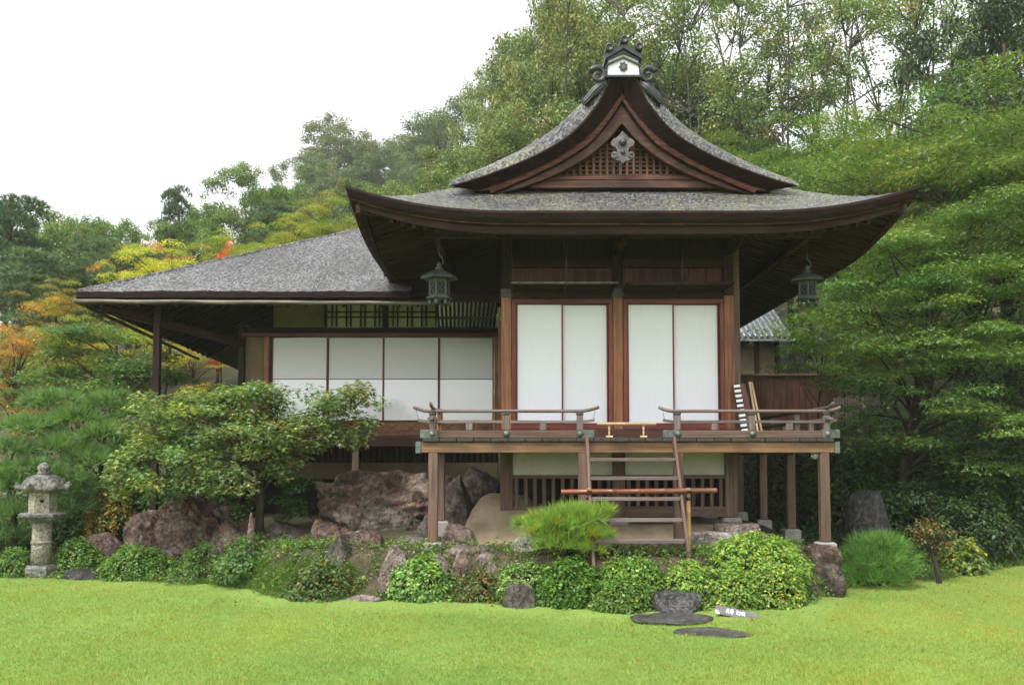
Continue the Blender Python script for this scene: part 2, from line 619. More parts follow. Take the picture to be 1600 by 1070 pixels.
# columns of the front and the right side, in three weathered lengths
def column(x, y, wdt=CW, low=True, upm=None):
    box('column', x - wdt / 2, x + wdt / 2, y, y + wdt, ZDECK - .02, ZHEAD, M_RED, pv, .012)
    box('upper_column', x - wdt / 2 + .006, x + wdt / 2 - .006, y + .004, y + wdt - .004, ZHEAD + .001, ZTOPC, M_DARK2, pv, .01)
    if low:
        box('underfloor_post', x - wdt / 2 - .012, x + wdt / 2 + .012, y - .01, y + wdt + .01, ZBASE, ZDECK - .025, M_GREYW, pv, .012)
        box('post_base_stone', x - wdt / 2 - .06, x + wdt / 2 + .06, y - .06, y + wdt + .06, ZBASE - .12, ZBASE - .002, M_CONC, pv, .02)
for x in (XL, XM, XR):
    column(x, DW)
for k in range(1, 5):
    column(XR, DW + 1.61 * k, low=True)
    column(XL, DW + 1.61 * k, low=k < 3)
# the darker corner post that stands behind the front right column
box('corner_post', XR + CW / 2 + .012, XR + CW / 2 + .11, DW + .12, DW + .24, ZDECK, ZTOPC, M_GREYW, pv, .01)

def slab(name, x0, x1, y0, y1, z0, z1, mat, parent=pv, bev=.004):
    return box(name, x0, x1, y0, y1, z0, z1, mat, parent, bev)

# floor level sills and heads, boards above, in each front bay
zs_b, zs_t = ZY(664, DW), ZY(473.5, DW)
slab('floor_sill', XL - .2, XR + .2, DW - .03, DW + .11, ZDECK - .02, zs_b - .055, M_BOARD)
for (xa, xb) in ((XL + CW / 2, XM - CW / 2), (XM + CW / 2, XR - CW / 2)):
    slab('door_sill', xa + .002, xb - .002, DW - .02, DW + .11, zs_b - .053, zs_b + .01, M_REDTRIM)
    slab('door_head', xa + .002, xb - .002, DW - .01, DW + .11, zs_t - .005, zs_t + .06, M_REDTRIM)
    slab('head_beam', xa + .002, xb - .002, DW - .02, DW + .12, zs_t + .062, ZHEAD + .10, M_DARK2)
    for s, xx in ((1, xa), (-1, xb)):
        slab('door_jamb', min(xx, xx + s * .058) + .003, max(xx, xx + s * .058) - .001, DW - .008, DW + .10, zs_b + .011, zs_t - .006, M_REDTRIM)
    x0, x1 = xa + .06, xb - .06
    xm = (x0 + x1) / 2
    for j, (pa, pb) in enumerate(((x0, xm + .012), (xm - .012, x1))):
        y = DW + .03 + .035 * j
        pn = slab('paper_door', pa + .012, pb - .012, y + .008, y + .020, zs_b + .03, zs_t - .02, M_PAPER)
        for q in (pa, pb - .022):
            slab('stile', q, q + .022, y, y + .03, zs_b + .012, zs_t - .006, M_REDTRIM, pn, .003)
        slab('rail', pa + .023, pb - .023, y + .001, y + .029, zs_b + .012, zs_b + .03, M_REDTRIM, pn, .003)
        slab('rail', pa + .023, pb - .023, y + .001, y + .029, zs_t - .02, zs_t - .006, M_REDTRIM, pn, .003)
    # wall boards above the head
    n = 6
    z0 = ZHEAD + .102
    z1 = z0 + .30
    for k in range(n):
        a = xa + (xb - xa) * k / n
        b = xa + (xb - xa) * (k + 1) / n
        slab('wall_board', a + .002, b - .002, DW + .04, DW + .07, z0, z1, M_BOARD)
    slab('tie_beam', xa + .002, xb - .002, DW + .0, DW + .11, z1 + .002, z1 + .12, M_DARK2)
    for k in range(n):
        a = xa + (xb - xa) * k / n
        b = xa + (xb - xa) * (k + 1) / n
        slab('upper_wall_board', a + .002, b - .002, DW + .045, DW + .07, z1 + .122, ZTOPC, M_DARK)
    # hinged awning board hung level from an iron rod
    yf = DW - .62
    zz = ZHEAD + .055
    aw = slab('awning_board', xa - .015, xb + .015, yf, DW - .03, zz, zz + .022, M_DARK2)
    slab('front_batten', xa - .02, xb + .02, yf - .014, yf - .001, zz - .002, zz + .022, M_SILV if xa < XM - .5 else M_DARK2, aw, .003)
    for q in (xa + .0, (xa + xb) / 2, xb - .03):
        slab('cross_batten', q, q + .03, yf + .002, DW - .04, zz - .024, zz - .001, M_DARK, aw, .003)
    for q in (.2, .4, .6, .8):
        yy = yf + (DW - .03 - yf) * q
        slab('thin_batten', xa - .01, xb + .01, yy, yy + .016, zz - .013, zz - .002, M_DARK, aw, .002)
    rx = (xa + xb) / 2 + .03
    tube('hanging_rod', [(rx, yf + .04, zz), (rx, yf + .04, ZY(372, yf))], .0085, M_IRON, pv)
    # underfloor: plaster band, rails and bars
    zp0, zp1 = ZY(742, DW), ZDECK - .16
    slab('underfloor_plaster', xa - .01, xb + .01, DW + .03, DW + .07, zp0, zp1, M_PLAS)
    zl0 = ZY(791, DW)
    slab('lattice_rail', xa - .011, xb + .011, DW - .0, DW + .09, zp0 - .05, zp0 - .001, M_GREYW)
    slab('lattice_rail', xa - .011, xb + .011, DW - .0, DW + .09, ZBASE + .01, zl0, M_GREYW)
    nb = 11
    for k in range(nb):
        x = xa + (xb - xa) * (k + .5) / nb
        slab('lattice_bar', x - .026, x + .026, DW + .02, DW + .06, zl0 - .005, zp0 - .045, M_GREYW)
slab('lattice_backing', XL + .1, XR - .1, DW + .5, DW + .54, ZBASE, ZDECK - .1, M_BLACK)  # black sheet painted as the shade behind the lattice
slab('black_door_backing', XL + .1, XR - .1, DW + .3, DW + .34, ZDECK, ZTOPC, M_BLACK)  # black sheet close behind the doors, standing in for interior shade
# side walls of the pavilion (right one seen end on)
for k in range(4):
    y0, y1 = DW + 1.61 * k + CW, DW + 1.61 * (k + 1)
    for xs_, s in ((XR, 1), (XL, -1)):
        slab('side_wall_board', xs_ - .02, xs_ + .02, y0, y1, ZDECK, ZTOPC, M_DARK2)
        if s > 0:
            slab('side_underfloor_board', xs_ - .02, xs_ + .02, y0, y1, ZBASE, ZDECK - .1, M_DARK2)
# bronze fittings on the columns at head level
for x in (XL, XM):
    slab('column_fitting', x - .088, x + .088, DW - .022, DW - .001, ZHEAD - .035, ZHEAD + .09, M_PATD)
slab('sill_fitting', XM - .05, XM + .05, DW - .05, DW - .031, ZDECK + .02, ZDECK + .06, M_PATD)

# ------------------------------------------------------------------ veranda
VX0, VX1 = XP(660, 690, DV), XP(1302, 690, DV)
PX0, PX1 = XP(677, 780, DV + .07), XP(1288, 780, DV + .07)      # outer post lines
npl = 24
for k in range(npl):
    a = VX0 + (VX1 - VX0) * k / npl
    b = VX0 + (VX1 - VX0) * (k + 1) / npl
    yb = DW - .035 if XL - .3 < (a + b) / 2 < XR + .15 else (DW + .2 if a < XL else 19.0)
    box('deck_plank', a + .003, b - .003, DV - .04 + .012 * math.sin(k * 2.7), yb, ZDECK - .045, ZDECK, M_EDGE, pv, .006)
zb1, zb0 = ZDECK - .048, ZDECK - .19
box('front_beam', VX0 - .02, VX1 + .02, DV + .01, DV + .13, zb0, zb1, M_BEAM, pv, .008)
for x in (VX0 - .09, VX1 + .02):
    box('beam_end_cap', x, x + .07, DV + .002, DV + .138, zb0 - .008, zb1 + .006, M_PAT, pv, .006)
for x, ye in ((PX0, DW + .2), (PX1, 19.0)):
    box('side_beam', x - .06, x + .06, DV + .135, ye, zb0 + .002, zb1 - .002, M_BEAM, pv, .008)
for k in range(6):
    x = XL + (XR - XL) * (k + .5) / 6
    box('deck_joist', x - .035, x + .035, DV + .132, DW - .012, zb0 + .03, zb1 - .003, M_DARK2, pv, .005)
ZG = ZY(846, DV + .07)
def veranda_post(x, y, zg, wdt=.125):
    box('veranda_post', x - wdt / 2, x + wdt / 2, y - wdt / 2, y + wdt / 2, zg, zb0 - .002, M_GREYW, pv, .012)
    V = []
    s0, s1 = wdt / 2 + .055, wdt / 2 + .03
    st = lathe('post_base_stone', [(s0 * 1.414, -.22), (s0 * 1.414, -.02), (s1 * 1.414, -.002)], M_CONC, pv, 4, (x, y, zg), False, R(45))
for x in (PX0, XP(911, 780, DV + .07), XP(1060, 780, DV + .07), PX1):
    veranda_post(x, DV + .07, ZG if x in (PX0, PX1) else ZG + .02)
veranda_post(PX1, DV + 1.62, ZG + .06)
veranda_post(PX1, DV + 3.2, ZG + .1)
veranda_post(PX1, DV + 4.8, ZG + .14)
veranda_post(PX0 + .02, DW + .1, ZG + .2, .11)

# railing
ZR0, ZR1 = ZDECK + .001, ZY(672.5, DV)                   # ground rail
ZM, ZT = ZY(658.5, DV), ZY(642, DV)                      # middle and top rail centre lines
YR = DV + .03

def upturn(xe, x1, z, r, flat=False, dx=.0, lift=.055):
    """points of a rail whose free end sweeps up towards xe"""
    s = 1 if xe > x1 else -1
    pts = [(x1, z)]
    for t in (.25, .5, .75, 1.0):
        pts.append((x1 + (xe - x1) * t, z + lift * t ** 1.8))
    return pts

def front_rail(xa, xb, ea, eb):
    """one run of balustrade between posts xa..xb with free ends at ea and eb"""
    pts = upturn(ea, xa - .06 if ea < xa else xa, ZT, .02)[::-1] + upturn(eb, xb, ZT, .02)
    tube('top_rail', [(p[0], YR, p[1]) for p in pts], [.022] * len(pts), M_RAIL, pv, 10)
    pts = upturn(ea + .06, xa, ZM, 0, lift=.02)[::-1] + upturn(eb - .06, xb, ZM, 0, lift=.02)
    V, Fc = [], []
    for (x, z) in pts:
        for (dy, dz) in ((-.03, -.017), (.03, -.017), (.03, .017), (-.03, .017)):
            V.append((x, YR + dy, z + dz))
    for i in range(len(pts) - 1):
        for k in range(4):
            a, b = i * 4 + k, i * 4 + (k + 1) % 4
            Fc.append((a, b, b + 4, a + 4))
    Fc += [(0, 1, 2, 3), tuple(len(V) - 4 + k for k in range(4))]
    pydata('middle_rail', V, Fc, M_RAIL, pv)
    box('ground_rail', xa - .08, xb + .08, YR - .05, YR + .05, ZR0, ZR1, M_GREYW, pv, .008)
    for x in np.linspace(xa, xb, 3):
        box('rail_post', x - .042, x + .042, YR - .04, YR + .04, ZR1 + .001, ZT - .055, M_RAIL, pv, .008)
        box('post_bracket', x - .05, x + .05, YR - .045, YR + .045, ZT - .054, ZT - .018, M_PATD, pv, .012)
        if x in (xa, xb) or True:
            lathe('bronze_stud', [(.001, -.001), (.045, 0), (.045, .012), (.03, .02), (.022, .032), (.002, .036)], M_PAT, pv, 14, (0, 0, 0)).matrix_basis = Matrix.Translation((x, YR - .051, (ZR0 + ZR1) / 2 + .005)) @ Matrix.Rotation(R(90), 4, 'X')
    for k in (.25, .75):
        x = xa + (xb - xa) * k
        box('short_post', x - .045, x + .045, YR - .03, YR + .03, ZR1 + .001, ZM - .018, M_RAIL, pv, .008)

XA0, XA1 = XP(676, 660, YR), XP(906, 660, YR)
XB0, XB1 = XP(1058, 660, YR), XP(1291, 660, YR)
for (xt, xm_) in ((XP(650, 640, YR), XP(655, 657, YR)), (XP(930, 640, YR), XP(926, 657, YR)), (XP(1035, 640, YR), XP(1039, 657, YR)), (XP(1308, 638, YR), XP(1304, 657, YR))):
    tube('tie_wire', [(xt, YR, ZT + .02), (xm_, YR, ZM)], .0035, M_IRON, pv, 5)
front_rail(XA0, XA1, XP(646, 637, YR), XP(936, 634, YR))
front_rail(XB0, XB1, XP(1029, 636, YR), XP(1313, 633, YR))

def side_rail(x, y1, free):
    y0 = YR - .28
    pts = [(x, YR - .28, ZT + .09), (x, YR - .2, ZT + .065), (x, YR - .1, ZT + .05), (x, YR, ZT + .044), (x, y1, ZT + .044)]
    tube('side_top_rail', pts, [.022] * 5, M_RAIL, pv, 10)
    box('side_middle_rail', x - .028, x + .028, YR - .2, y1, ZM + .018, ZM + .05, M_RAIL, pv, .005)
    box('side_ground_rail', x - .045, x + .045, YR + .052, y1, ZR0, ZR1 - .004, M_GREYW, pv, .008)
    y = YR + 1.35
    n = 0
    while y < y1 + .05:
        box('rail_post', x - .04, x + .04, y - .04, y + .04, ZR1 - .003, ZT + .02, M_RAIL, pv, .008)
        box('short_post', x - .03, x + .03, y - .72, y - .63, ZR1 - .003, ZM + .017, M_RAIL, pv, .008)
        y += 1.35
for x, ye in ((XA0 - .005, DW + .12), (XB1 + .005, 17.6)):
    side_rail(x, ye, True)
    s = -1 if x < XC else 1
    box('corner_cap', x - .08 * (s < 0) - .075, x + .075 + .08 * (s > 0), YR - .062, YR + .056, ZR0 - .012 + .012, ZR1 + .012, M_PAT, pv, .006)
    box('middle_rail_cap', x - .058, x + .058, YR - .04, YR + .04, ZM - .026, ZM + .062, M_PAT, pv, .006)
box('rail_post', XA0 - .04, XA0 + .04, DW + .1, DW + .18, ZDECK + .001, ZT + .10, M_RED, pv, .01)
for x, s in ((XA1, 1), (XB0, -1)):
    box('rail_end_cap', min(x, x + s * .19), max(x, x + s * .19), YR - .056, YR + .056, ZR0 + .002, ZR1 + .006, M_PAT, pv, .006)

# ------------------------------------------------------------------ the pavilion roof
HW = 3.6
XRF = (XP(543, 285, DE) + XP(1437, 293, DE)) / 2
HW = (XP(1437, 293, DE) - XP(543, 285, DE)) / 2
XRF = XC * .5 + XRF * .5
EZ = ZY(329.5, DE)
LIFT = ZY(290, DE) - EZ
GY = 13.2                                   # plane of the gable front
def ga(px, py, d):
    p = P(px, py, d)
    return (XRF - p.x, p.z)
_g = [(0, ZY(121, 13.4)), ga(945, 128, 13.4), ga(901, 167, 13.4), ga(862, 203, 13.4), ga(820, 232, 13.4), ga(769, 259, 13.4), ga(712, 285, 13.4), (HW, EZ)]
GA, GZ = [q[0] for q in _g], [q[1] for q in _g]
SKT = ZY(294, 13.6)

def catmull(xs, ys):
    xs, ys = np.array(xs, float), np.array(ys, float)
    m = np.gradient(ys, xs)
    def f(x):
        i = int(np.clip(np.searchsorted(xs, x) - 1, 0, len(xs) - 2))
        h = xs[i + 1] - xs[i]
        t = (x - xs[i]) / h
        t = min(1.0, max(0.0, t))
        return float((2*t**3 - 3*t**2 + 1) * ys[i] + (t**3 - 2*t**2 + t) * h * m[i] + (-2*t**3 + 3*t**2) * ys[i+1] + (t**3 - t**2) * h * m[i+1])
    return f
gfun = catmull(GA, GZ)

def lift(a, y):
    b = max(0.0, y - DE)
    ca = max(0.0, min(1.0, (a - 1.4) / (HW - 1.4))) ** 2.4
    cb = max(0.0, 1 - b / 2.3) ** 2.2
    return LIFT * ca * cb

def sfun(b):
    return EZ + (SKT - EZ) * (b / 1.5) * (.86 + .14 * b / 1.5)

def roof_z(a, y, front):
    z = gfun(a)
    if front:
        z = min(z, sfun(y - DE))
    return z + lift(a, y)

def rough(x, y, z):
    return .012 * mnoise.noise((x * 9, y * 9, z * 3)) + .008 * mnoise.noise((x * 24, y * 24, 1))

def grid_mesh(name, fn, us, vs_, mat, parent, smooth=True):
    V = [fn(u, v) for v in vs_ for u in us]
    n = len(us)
    Fc = [(j * n + i, j * n + i + 1, (j + 1) * n + i + 1, (j + 1) * n + i) for j in range(len(vs_) - 1) for i in range(n - 1)]
    return pydata(name, V, Fc, mat, parent, smooth)

us = np.linspace(-1, 1, 181)
def fa(u, v):
    x = XRF + u * HW
    y = DE + 1.5 * v
    z = roof_z(abs(u) * HW, y, True)
    k = 0 if v == 0 or abs(u) == 1 else 1
    return (x, y, z + (rough(x, y, z) if k else .4 * rough(x, y, z)))
roofA = grid_mesh('skirt_roof', fa, us, np.linspace(0, 1, 34), M_BARK, pv)
def fb(u, v):
    a = abs(u) * HW
    ys = 13.45 + .15 * sm((a - 2.05) / .2)
    y = ys + (YB + 1 - ys) * v
    x = XRF + u * HW
    z = roof_z(a, y, False)
    return (x, y, z + rough(x, y, z) * .6)
roofB = grid_mesh('upper_roof', fb, us, np.linspace(0, 1, 50), M_BARK, pv)

# eave edge, layer by layer, round front and both sides
def perim(i, drop, n_front=80, n_side=40):
    """points of the eave line inset by i and lowered by drop"""
    out = []
    hw = HW - i
    for k in range(n_side):
        y = YB + 1 - (YB + 1 - (DE + i)) * k / n_side
        b = y - DE - i
        out.append((XRF - hw, y, EZ + lift(HW, DE + b) - drop))
    for k in range(n_front + 1):
        u = -1 + 2 * k / n_front
        out.append((XRF + u * hw, DE + i, EZ + lift(abs(u) * HW, DE) - drop))
    for k in range(1, n_side + 1):
        y = (DE + i) + (YB + 1 - (DE + i)) * k / n_side
        b = y - DE - i
        out.append((XRF + hw, y, EZ + lift(HW, DE + b) - drop))
    return out

def ring(name, prof, mat):
    V, Fc = [], []
    n = None
    for i, dr in prof:
        p = perim(i, dr)
        n = len(p)
        V += p
    for j in range(len(prof) - 1):
        for k in range(n - 1):
            Fc.append((j * n + k, j * n + k + 1, (j + 1) * n + k + 1, (j + 1) * n + k))
    return pydata(name, V, Fc, mat, pv, False)
ring('eave_bark_edge', [(-.0, -.004), (-.012, .03), (.01, .10), (.035, .148), (.09, .15)], M_BARKE)
ring('eave_red_edge', [(.042, .152), (.048, .166), (.16, .168)], M_BARKR2)
ring('eave_fascia', [(.12, .170), (.135, .262), (.205, .264), (.205, .18)], M_DARK2)
SL = .33
def soff(i):
    return .30 - SL * (i - .24)
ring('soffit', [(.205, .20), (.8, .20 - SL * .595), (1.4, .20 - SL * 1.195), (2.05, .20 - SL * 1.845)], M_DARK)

def eave_lift_front(x):
    return EZ + lift(abs(x - XRF), DE)
def eave_lift_side(b):
    return EZ + lift(HW, DE + b)
sp = .148
k = 0
x = XRF - HW + .40
while x < XRF + HW - .35:
    a = abs(x - XRF)
    imax = min(1.72, HW - a + .0)
    if imax > .42:
        z0 = eave_lift_front(x)
        f0, f1 = .22, imax
        beam('rafter', (x, DE + f0, z0 - .25), (x, DE + f1, z0 - .25 + SL * (f1 - f0) - .8 * lift(a, DE) * 0), .052, .062, M_DARK2, pv, .004)
    x += sp
for s, yend in ((-1, 17.0), (1, 20.6)):
    b = .42
    while DE + b < yend:
        imax = min(2.0, b)
        z0 = eave_lift_side(b - .25 if b > .25 else 0)
        f0, f1 = .22, imax
        if f1 - f0 > .12:
            beam('rafter', (XRF + s * (HW - f0), DE + b, z0 - .25), (XRF + s * (HW - f1), DE + b, z0 - .25 + SL * (f1 - f0)), .052, .062, M_DARK2, pv, .004)
        b += sp
    z0 = EZ + LIFT
    beam('hip_rafter', (XRF + s * (HW - .12), DE + .12, z0 - .27), (XRF + s * (HW - 1.95), DE + 1.95, EZ + .28), .09, .12, M_DARK2, pv, .008)
# eave purlins carrying the rafters and the bracket beams over the columns
zpur = EZ - .25 + SL * .85 - .09
box('eave_purlin', XRF - 2.75, XRF + 2.75, DE + 1.0, DE + 1.1, zpur - .05, zpur + .06, M_DARK2, pv, .01)
for s in (-1, 1):
    xx = XRF + s * (HW - 1.07)
    box('eave_purlin', xx - .05, xx + .05, DE + 1.101, YB, zpur - .05, zpur + .06, M_DARK2, pv, .01)
for x in (XL, XM, XR):
    box('bracket_arm', x - .05, x + .05, DE + .9, DW - .002, zpur - .16, zpur - .052, M_DARK2, pv, .012)

# gable: rolled verge, bark edge, red moulding, bargeboards, lattice, pendant
def resample(pts, n=40):
    pts = np.array(pts, float)
    d = np.concatenate([[0], np.cumsum(np.hypot(*np.diff(pts, axis=0).T))])
    t = np.linspace(0, d[-1], n)
    fx, fz = catmull(d, pts[:, 0]), catmull(d, pts[:, 1])
    return [(fx(q), fz(q)) for q in t]

def gcurve(pp, d):
    q = [ga(px, py, d) for px, py in pp]
    q[0] = (0.0, q[0][1])
    return resample(q)

def gable_strip(name, layers, mat, smooth=False):
    """layers: list of (curve, y); strips between successive layers, mirrored"""
    V, Fc = [], []
    for s in (-1, 1):
        base = len(V)
        n = len(layers[0][0])
        for cur, y in layers:
            for (a, z) in cur:
                V.append((XRF + s * max(a, 0.0), y, z))
        for j in range(len(layers) - 1):
            for k in range(n - 1):
                Fc.append((base + j * n + k, base + j * n + k + 1, base + (j + 1) * n + k + 1, base + (j + 1) * n + k))
    return pydata(name, V, Fc, mat, pv, smooth)

def lerp_c(c1, c2, t, dz=0):
    return [(a[0] + (b[0] - a[0]) * t, a[1] + (b[1] - a[1]) * t + dz) for a, b in zip(c1, c2)]
dg = 13.12
L1 = gcurve([(967, 121), (957, 123), (934, 160), (892, 208), (850, 235), (790, 262), (745, 278), (700, 291)], 13.06)
top = [(0.0, GZ[0])] + [(a, gfun(a)) for a in np.linspace(.06, 2.32, 30)]
L0 = resample(top)
L1t = [(L1[0][0] * 0, L1[0][1])] + L1[1:]
gable_strip('verge_roll', [(L0, 13.46), (lerp_c(L0, L1, .25, .05), 13.30), (lerp_c(L0, L1, .6, .05), 13.16), (lerp_c(L0, L1, .9, .015), 13.07), (L1, 13.05)], M_BARK, True)
LB = gcurve([(967, 146), (947, 182), (912, 219), (870, 247), (812, 275), (770, 291), (742, 299)], 13.2)
gable_strip('verge_bark_edge', [(L1, 13.052), (lerp_c(L1, LB, .15), 13.045), (LB, 13.18), (lerp_c(LB, L0, .2), 13.4)], M_BARKE)
L2 = gcurve([(967, 152), (950, 183), (918, 220), (877, 248), (818, 277), (790, 289), (765, 299)], 13.2)
L2b = gcurve([(967, 158), (951, 189), (920, 225), (879, 252), (820, 281), (792, 293), (767, 303)], 13.2)
gable_strip('verge_red_moulding', [(LB, 13.185), (L2, 13.15), (L2b, 13.16), (L2b, 13.3)], M_BARKR2)
L3 = gcurve([(967, 194), (949, 220), (925, 241), (880, 268), (846, 283), (815, 294), (790, 301)], 13.25)
gable_strip('bargeboard', [(L2b, 13.23), (lerp_c(L2b, L3, .12), 13.21), (lerp_c(L2b, L3, .16), 13.235), (lerp_c(L2b, L3, .86), 13.235), (lerp_c(L2b, L3, .9), 13.21), (L3, 13.215), (L3, 13.32)], M_GABLE)
# lattice
zb = ZY(280, 13.5)
l3a, l3z = [q[0] for q in L3], [q[1] for q in L3]
aw_ = .95
nsl = 23
for k in range(nsl):
    x = XRF - 1.05 + 2.1 * k / (nsl - 1)
    zt = interp(abs(x - XRF), l3a, l3z) + .06
    if zt - zb > .08:
        box('gable_lattice_bar', x - .020, x + .020, 13.44, 13.48, zb - .02, zt, M_GREYW if k % 3 else M_BEAM, pv, .004)
for q in range(1, 9):
    z = zb + .062 * q
    aa = interp(-z, [-v for v in l3z], l3a) + .08
    if aa > .12:
        box('gable_lattice_rail', XRF - aa, XRF + aa, 13.485, 13.505, z - .013, z + .013, M_RED, pv, .003)
V = [(XRF - 1.5, 13.56, zb - .1), (XRF + 1.5, 13.56, zb - .1)] + [(XRF + a, 13.56, z + .1) for a, z in L3[::-1]] + [(XRF - a, 13.56, z + .1) for a, z in L3]
pydata('gable_backing_board', V, [tuple(range(len(V)))], M_BOARD, pv)
box('gable_base_beam', XRF - 1.5, XRF + 1.5, 13.33, 13.52, ZY(284, 13.4), zb + .005, M_BOARD, pv, .012)
box('gable_sill', XRF - 1.72, XRF + 1.72, 13.30, 13.54, ZY(294, 13.4) - .03, ZY(285, 13.4), M_GABLE, pv, .012)

def extrude_poly(name, pts, y0, y1, mat, parent, bev=.006):
    bm = bmesh.new()
    f = bm.faces.new([bm.verts.new((p[0], y0, p[1])) for p in pts])
    r = bmesh.ops.extrude_face_region(bm, geom=[f])
    for v in r['geom']:
        if isinstance(v, bmesh.types.BMVert): v.co.y = y1
    bmesh.ops.recalc_face_normals(bm, faces=bm.faces)
    me = bpy.data.meshes.new(name)
    bm.to_mesh(me)
    bm.free()
    return link(name, me, parent, mat)

# pendant
u = 13.1 / FPX
cz = ZY(226, 13.1)
cx = XRF
half = [(0, 24), (4, 19), (10, 13), (16, 10), (19, 5), (17, 0), (12, -2), (9, -7), (9, -12), (13, -9), (17, -11), (19, -16), (16, -21), (10, -24), (4, -25), (0, -29)]
pts = [(cx + a * u, cz + b * u) for a, b in half] + [(cx - a * u, cz + b * u) for a, b in half[-2:0:-1]]
pend = extrude_poly('gable_pendant', pts, 13.14, 13.20, M_SILV, pv)
for s in (-1, 1):
    tube('scroll', [(cx + s * (12.5 + 3.4 * math.cos(t)) * u, 13.135, cz + (-16 + 3.4 * math.sin(t)) * u) for t in np.linspace(.5, 5.4, 12)], [.012] * 12, M_SILV, pend, 6)
lathe('boss', [(.001, 0), (.055, 0), (.05, .03), (.03, .05), (.001, .06)], M_PATD, pend, 6).matrix_basis = Matrix.Translation((cx, 13.139, cz + 5 * u)) @ Matrix.Rotation(R(90), 4, 'X')
lathe('boss', [(.001, 0), (.035, 0), (.03, .02), (.001, .025)], M_PATD, pend, 12).matrix_basis = Matrix.Translation((cx, 13.139, cz - 11 * u)) @ Matrix.Rotation(R(90), 4, 'X')

# ridge end ornament
FD = 13.02
uf = .243 * FD / FPX
z0f = ZY(40 + .243 * 325, FD)
def fp(zx, zy):
    return (XRF + (zx - 358) * uf, z0f + (325 - zy) * uf)
orn = extrude_poly('ridge_end', [fp(*q) for q in ((248, 322), (468, 322), (458, 206), (358, 152), (257, 206))], FD, FD + .3, M_WHITE, pv)
box('ridge_end_sill', fp(240, 0)[0], fp(476, 0)[0], FD - .03, FD + .32, fp(0, 338)[1], fp(0, 321)[1], M_TILEB, orn, .006)
def chev(name, zx, zy, ax, ay, th, y0, y1):
    pts = [fp(358 - zx, zy), fp(358, ay), fp(358 + zx, zy), fp(358 + zx, zy + th), fp(358, ay + th), fp(358 - zx, zy + th)]
    return extrude_poly(name, pts, y0, y1, M_TILEB, orn)
chev('tile_band', 112, 250, 0, 198, 12, FD - .03, FD + .31)
chev('tile_band', 108, 214, 0, 166, 12, FD - .04, FD + .31)
chev('tile_roof', 122, 196, 0, 122, 30, FD - .08, FD + .36)
for sx in (-1, 1):
    a, b = fp(358 + sx * 108, 320), fp(358 + sx * 100, 215)
    beam('corner_strip', (a[0], FD - .006, a[1]), (b[0], FD - .006, b[1]), .012, .012, M_TILEB, orn, .002)
for (zx, zy, rr) in ((265, 152, 27), (360, 100, 27), (458, 146, 27)):
    q = fp(zx, zy)
    lathe('round_end_tile', [(.001, 0), (rr * uf * .55, 0), (rr * uf * .6, .012), (rr * uf * .85, .012), (rr * uf, 0), (rr * uf, -.34), (.001, -.34)], M_TILEB, orn, 18).matrix_basis = Matrix.Translation((q[0], FD - .11, q[1])) @ Matrix.Rotation(R(90), 4, 'X')
q = fp(358, 266)
cr = [(q[0] + (30 if k % 2 else 20) * uf * 1.05 * math.cos(2 * math.pi * k / 14), q[1] + (34 if k % 2 else 24) * uf * 1.05 * math.sin(2 * math.pi * k / 14)) for k in range(14)]
crest = extrude_poly('crest', cr, FD - .02, FD - .001, M_TILEB, orn)
extrude_poly('crest_centre', [(q[0] + 13 * uf * math.cos(t), q[1] + 17 * uf * math.sin(t)) for t in np.linspace(0, 6.28, 12)[:-1]], FD - .028, FD - .019, M_SILV, orn)
for sx in (-1, 1):
    cxx, czz = 358 + sx * 165, 318
    pts, rr = [], []
    for t in np.linspace(0, 1, 34):
        an = math.pi * (.15 + 2.6 * (1 - t))
        rad = 10 + 48 * t
        pts.append((cxx - sx * rad * math.cos(an) * -1, czz - rad * math.sin(an)))
    tailp = [(cxx + sx * -40, 365), (cxx + sx * 10, 405), (cxx + sx * 45, 440), (cxx + sx * 75, 480), (cxx + sx * 105, 505), (cxx + sx * 112, 490)]
    sp_ = [fp(*p) for p in pts]
    tube('scroll_tile', [(p[0], FD + .02, p[1]) for p in sp_], [.018 + .028 * k / 33 for k in range(34)], M_TILEB, orn, 8)
    for off, r0 in ((0, .034), (14, .026), (-13, .024)):
        tp = [fp(p[0] + sx * off * .6, p[1] - off * .8) for p in tailp]
        rs = [r0, r0, r0 * .85, r0 * .7, r0 * .5, r0 * .35]
        tube('scroll_tail', [(p[0], FD + .03, p[1]) for p in tp], rs, M_TILEB, orn, 8)
    base = [fp(cxx - sx * 50, 330), fp(cxx - sx * 56, 385), fp(cxx - sx * 5, 430), fp(cxx + sx * 40, 470), fp(cxx + sx * 85, 505), fp(cxx + sx * 60, 455), fp(cxx + sx * 10, 395), fp(cxx - sx * 5, 350)]
    extrude_poly('scroll_web', base, FD + .03, FD + .22, M_TILEB, orn)
tube('ridge_tiles', [(XRF, FD + .3, fp(0, 215)[1]), (XRF, YB, fp(0, 215)[1])], .11, M_TILEB, pv, 10)
box('ridge_bed', XRF - .2, XRF + .2, FD + .305, YB, fp(0, 345)[1] - .1, fp(0, 215)[1], M_TILEB, pv, .01)

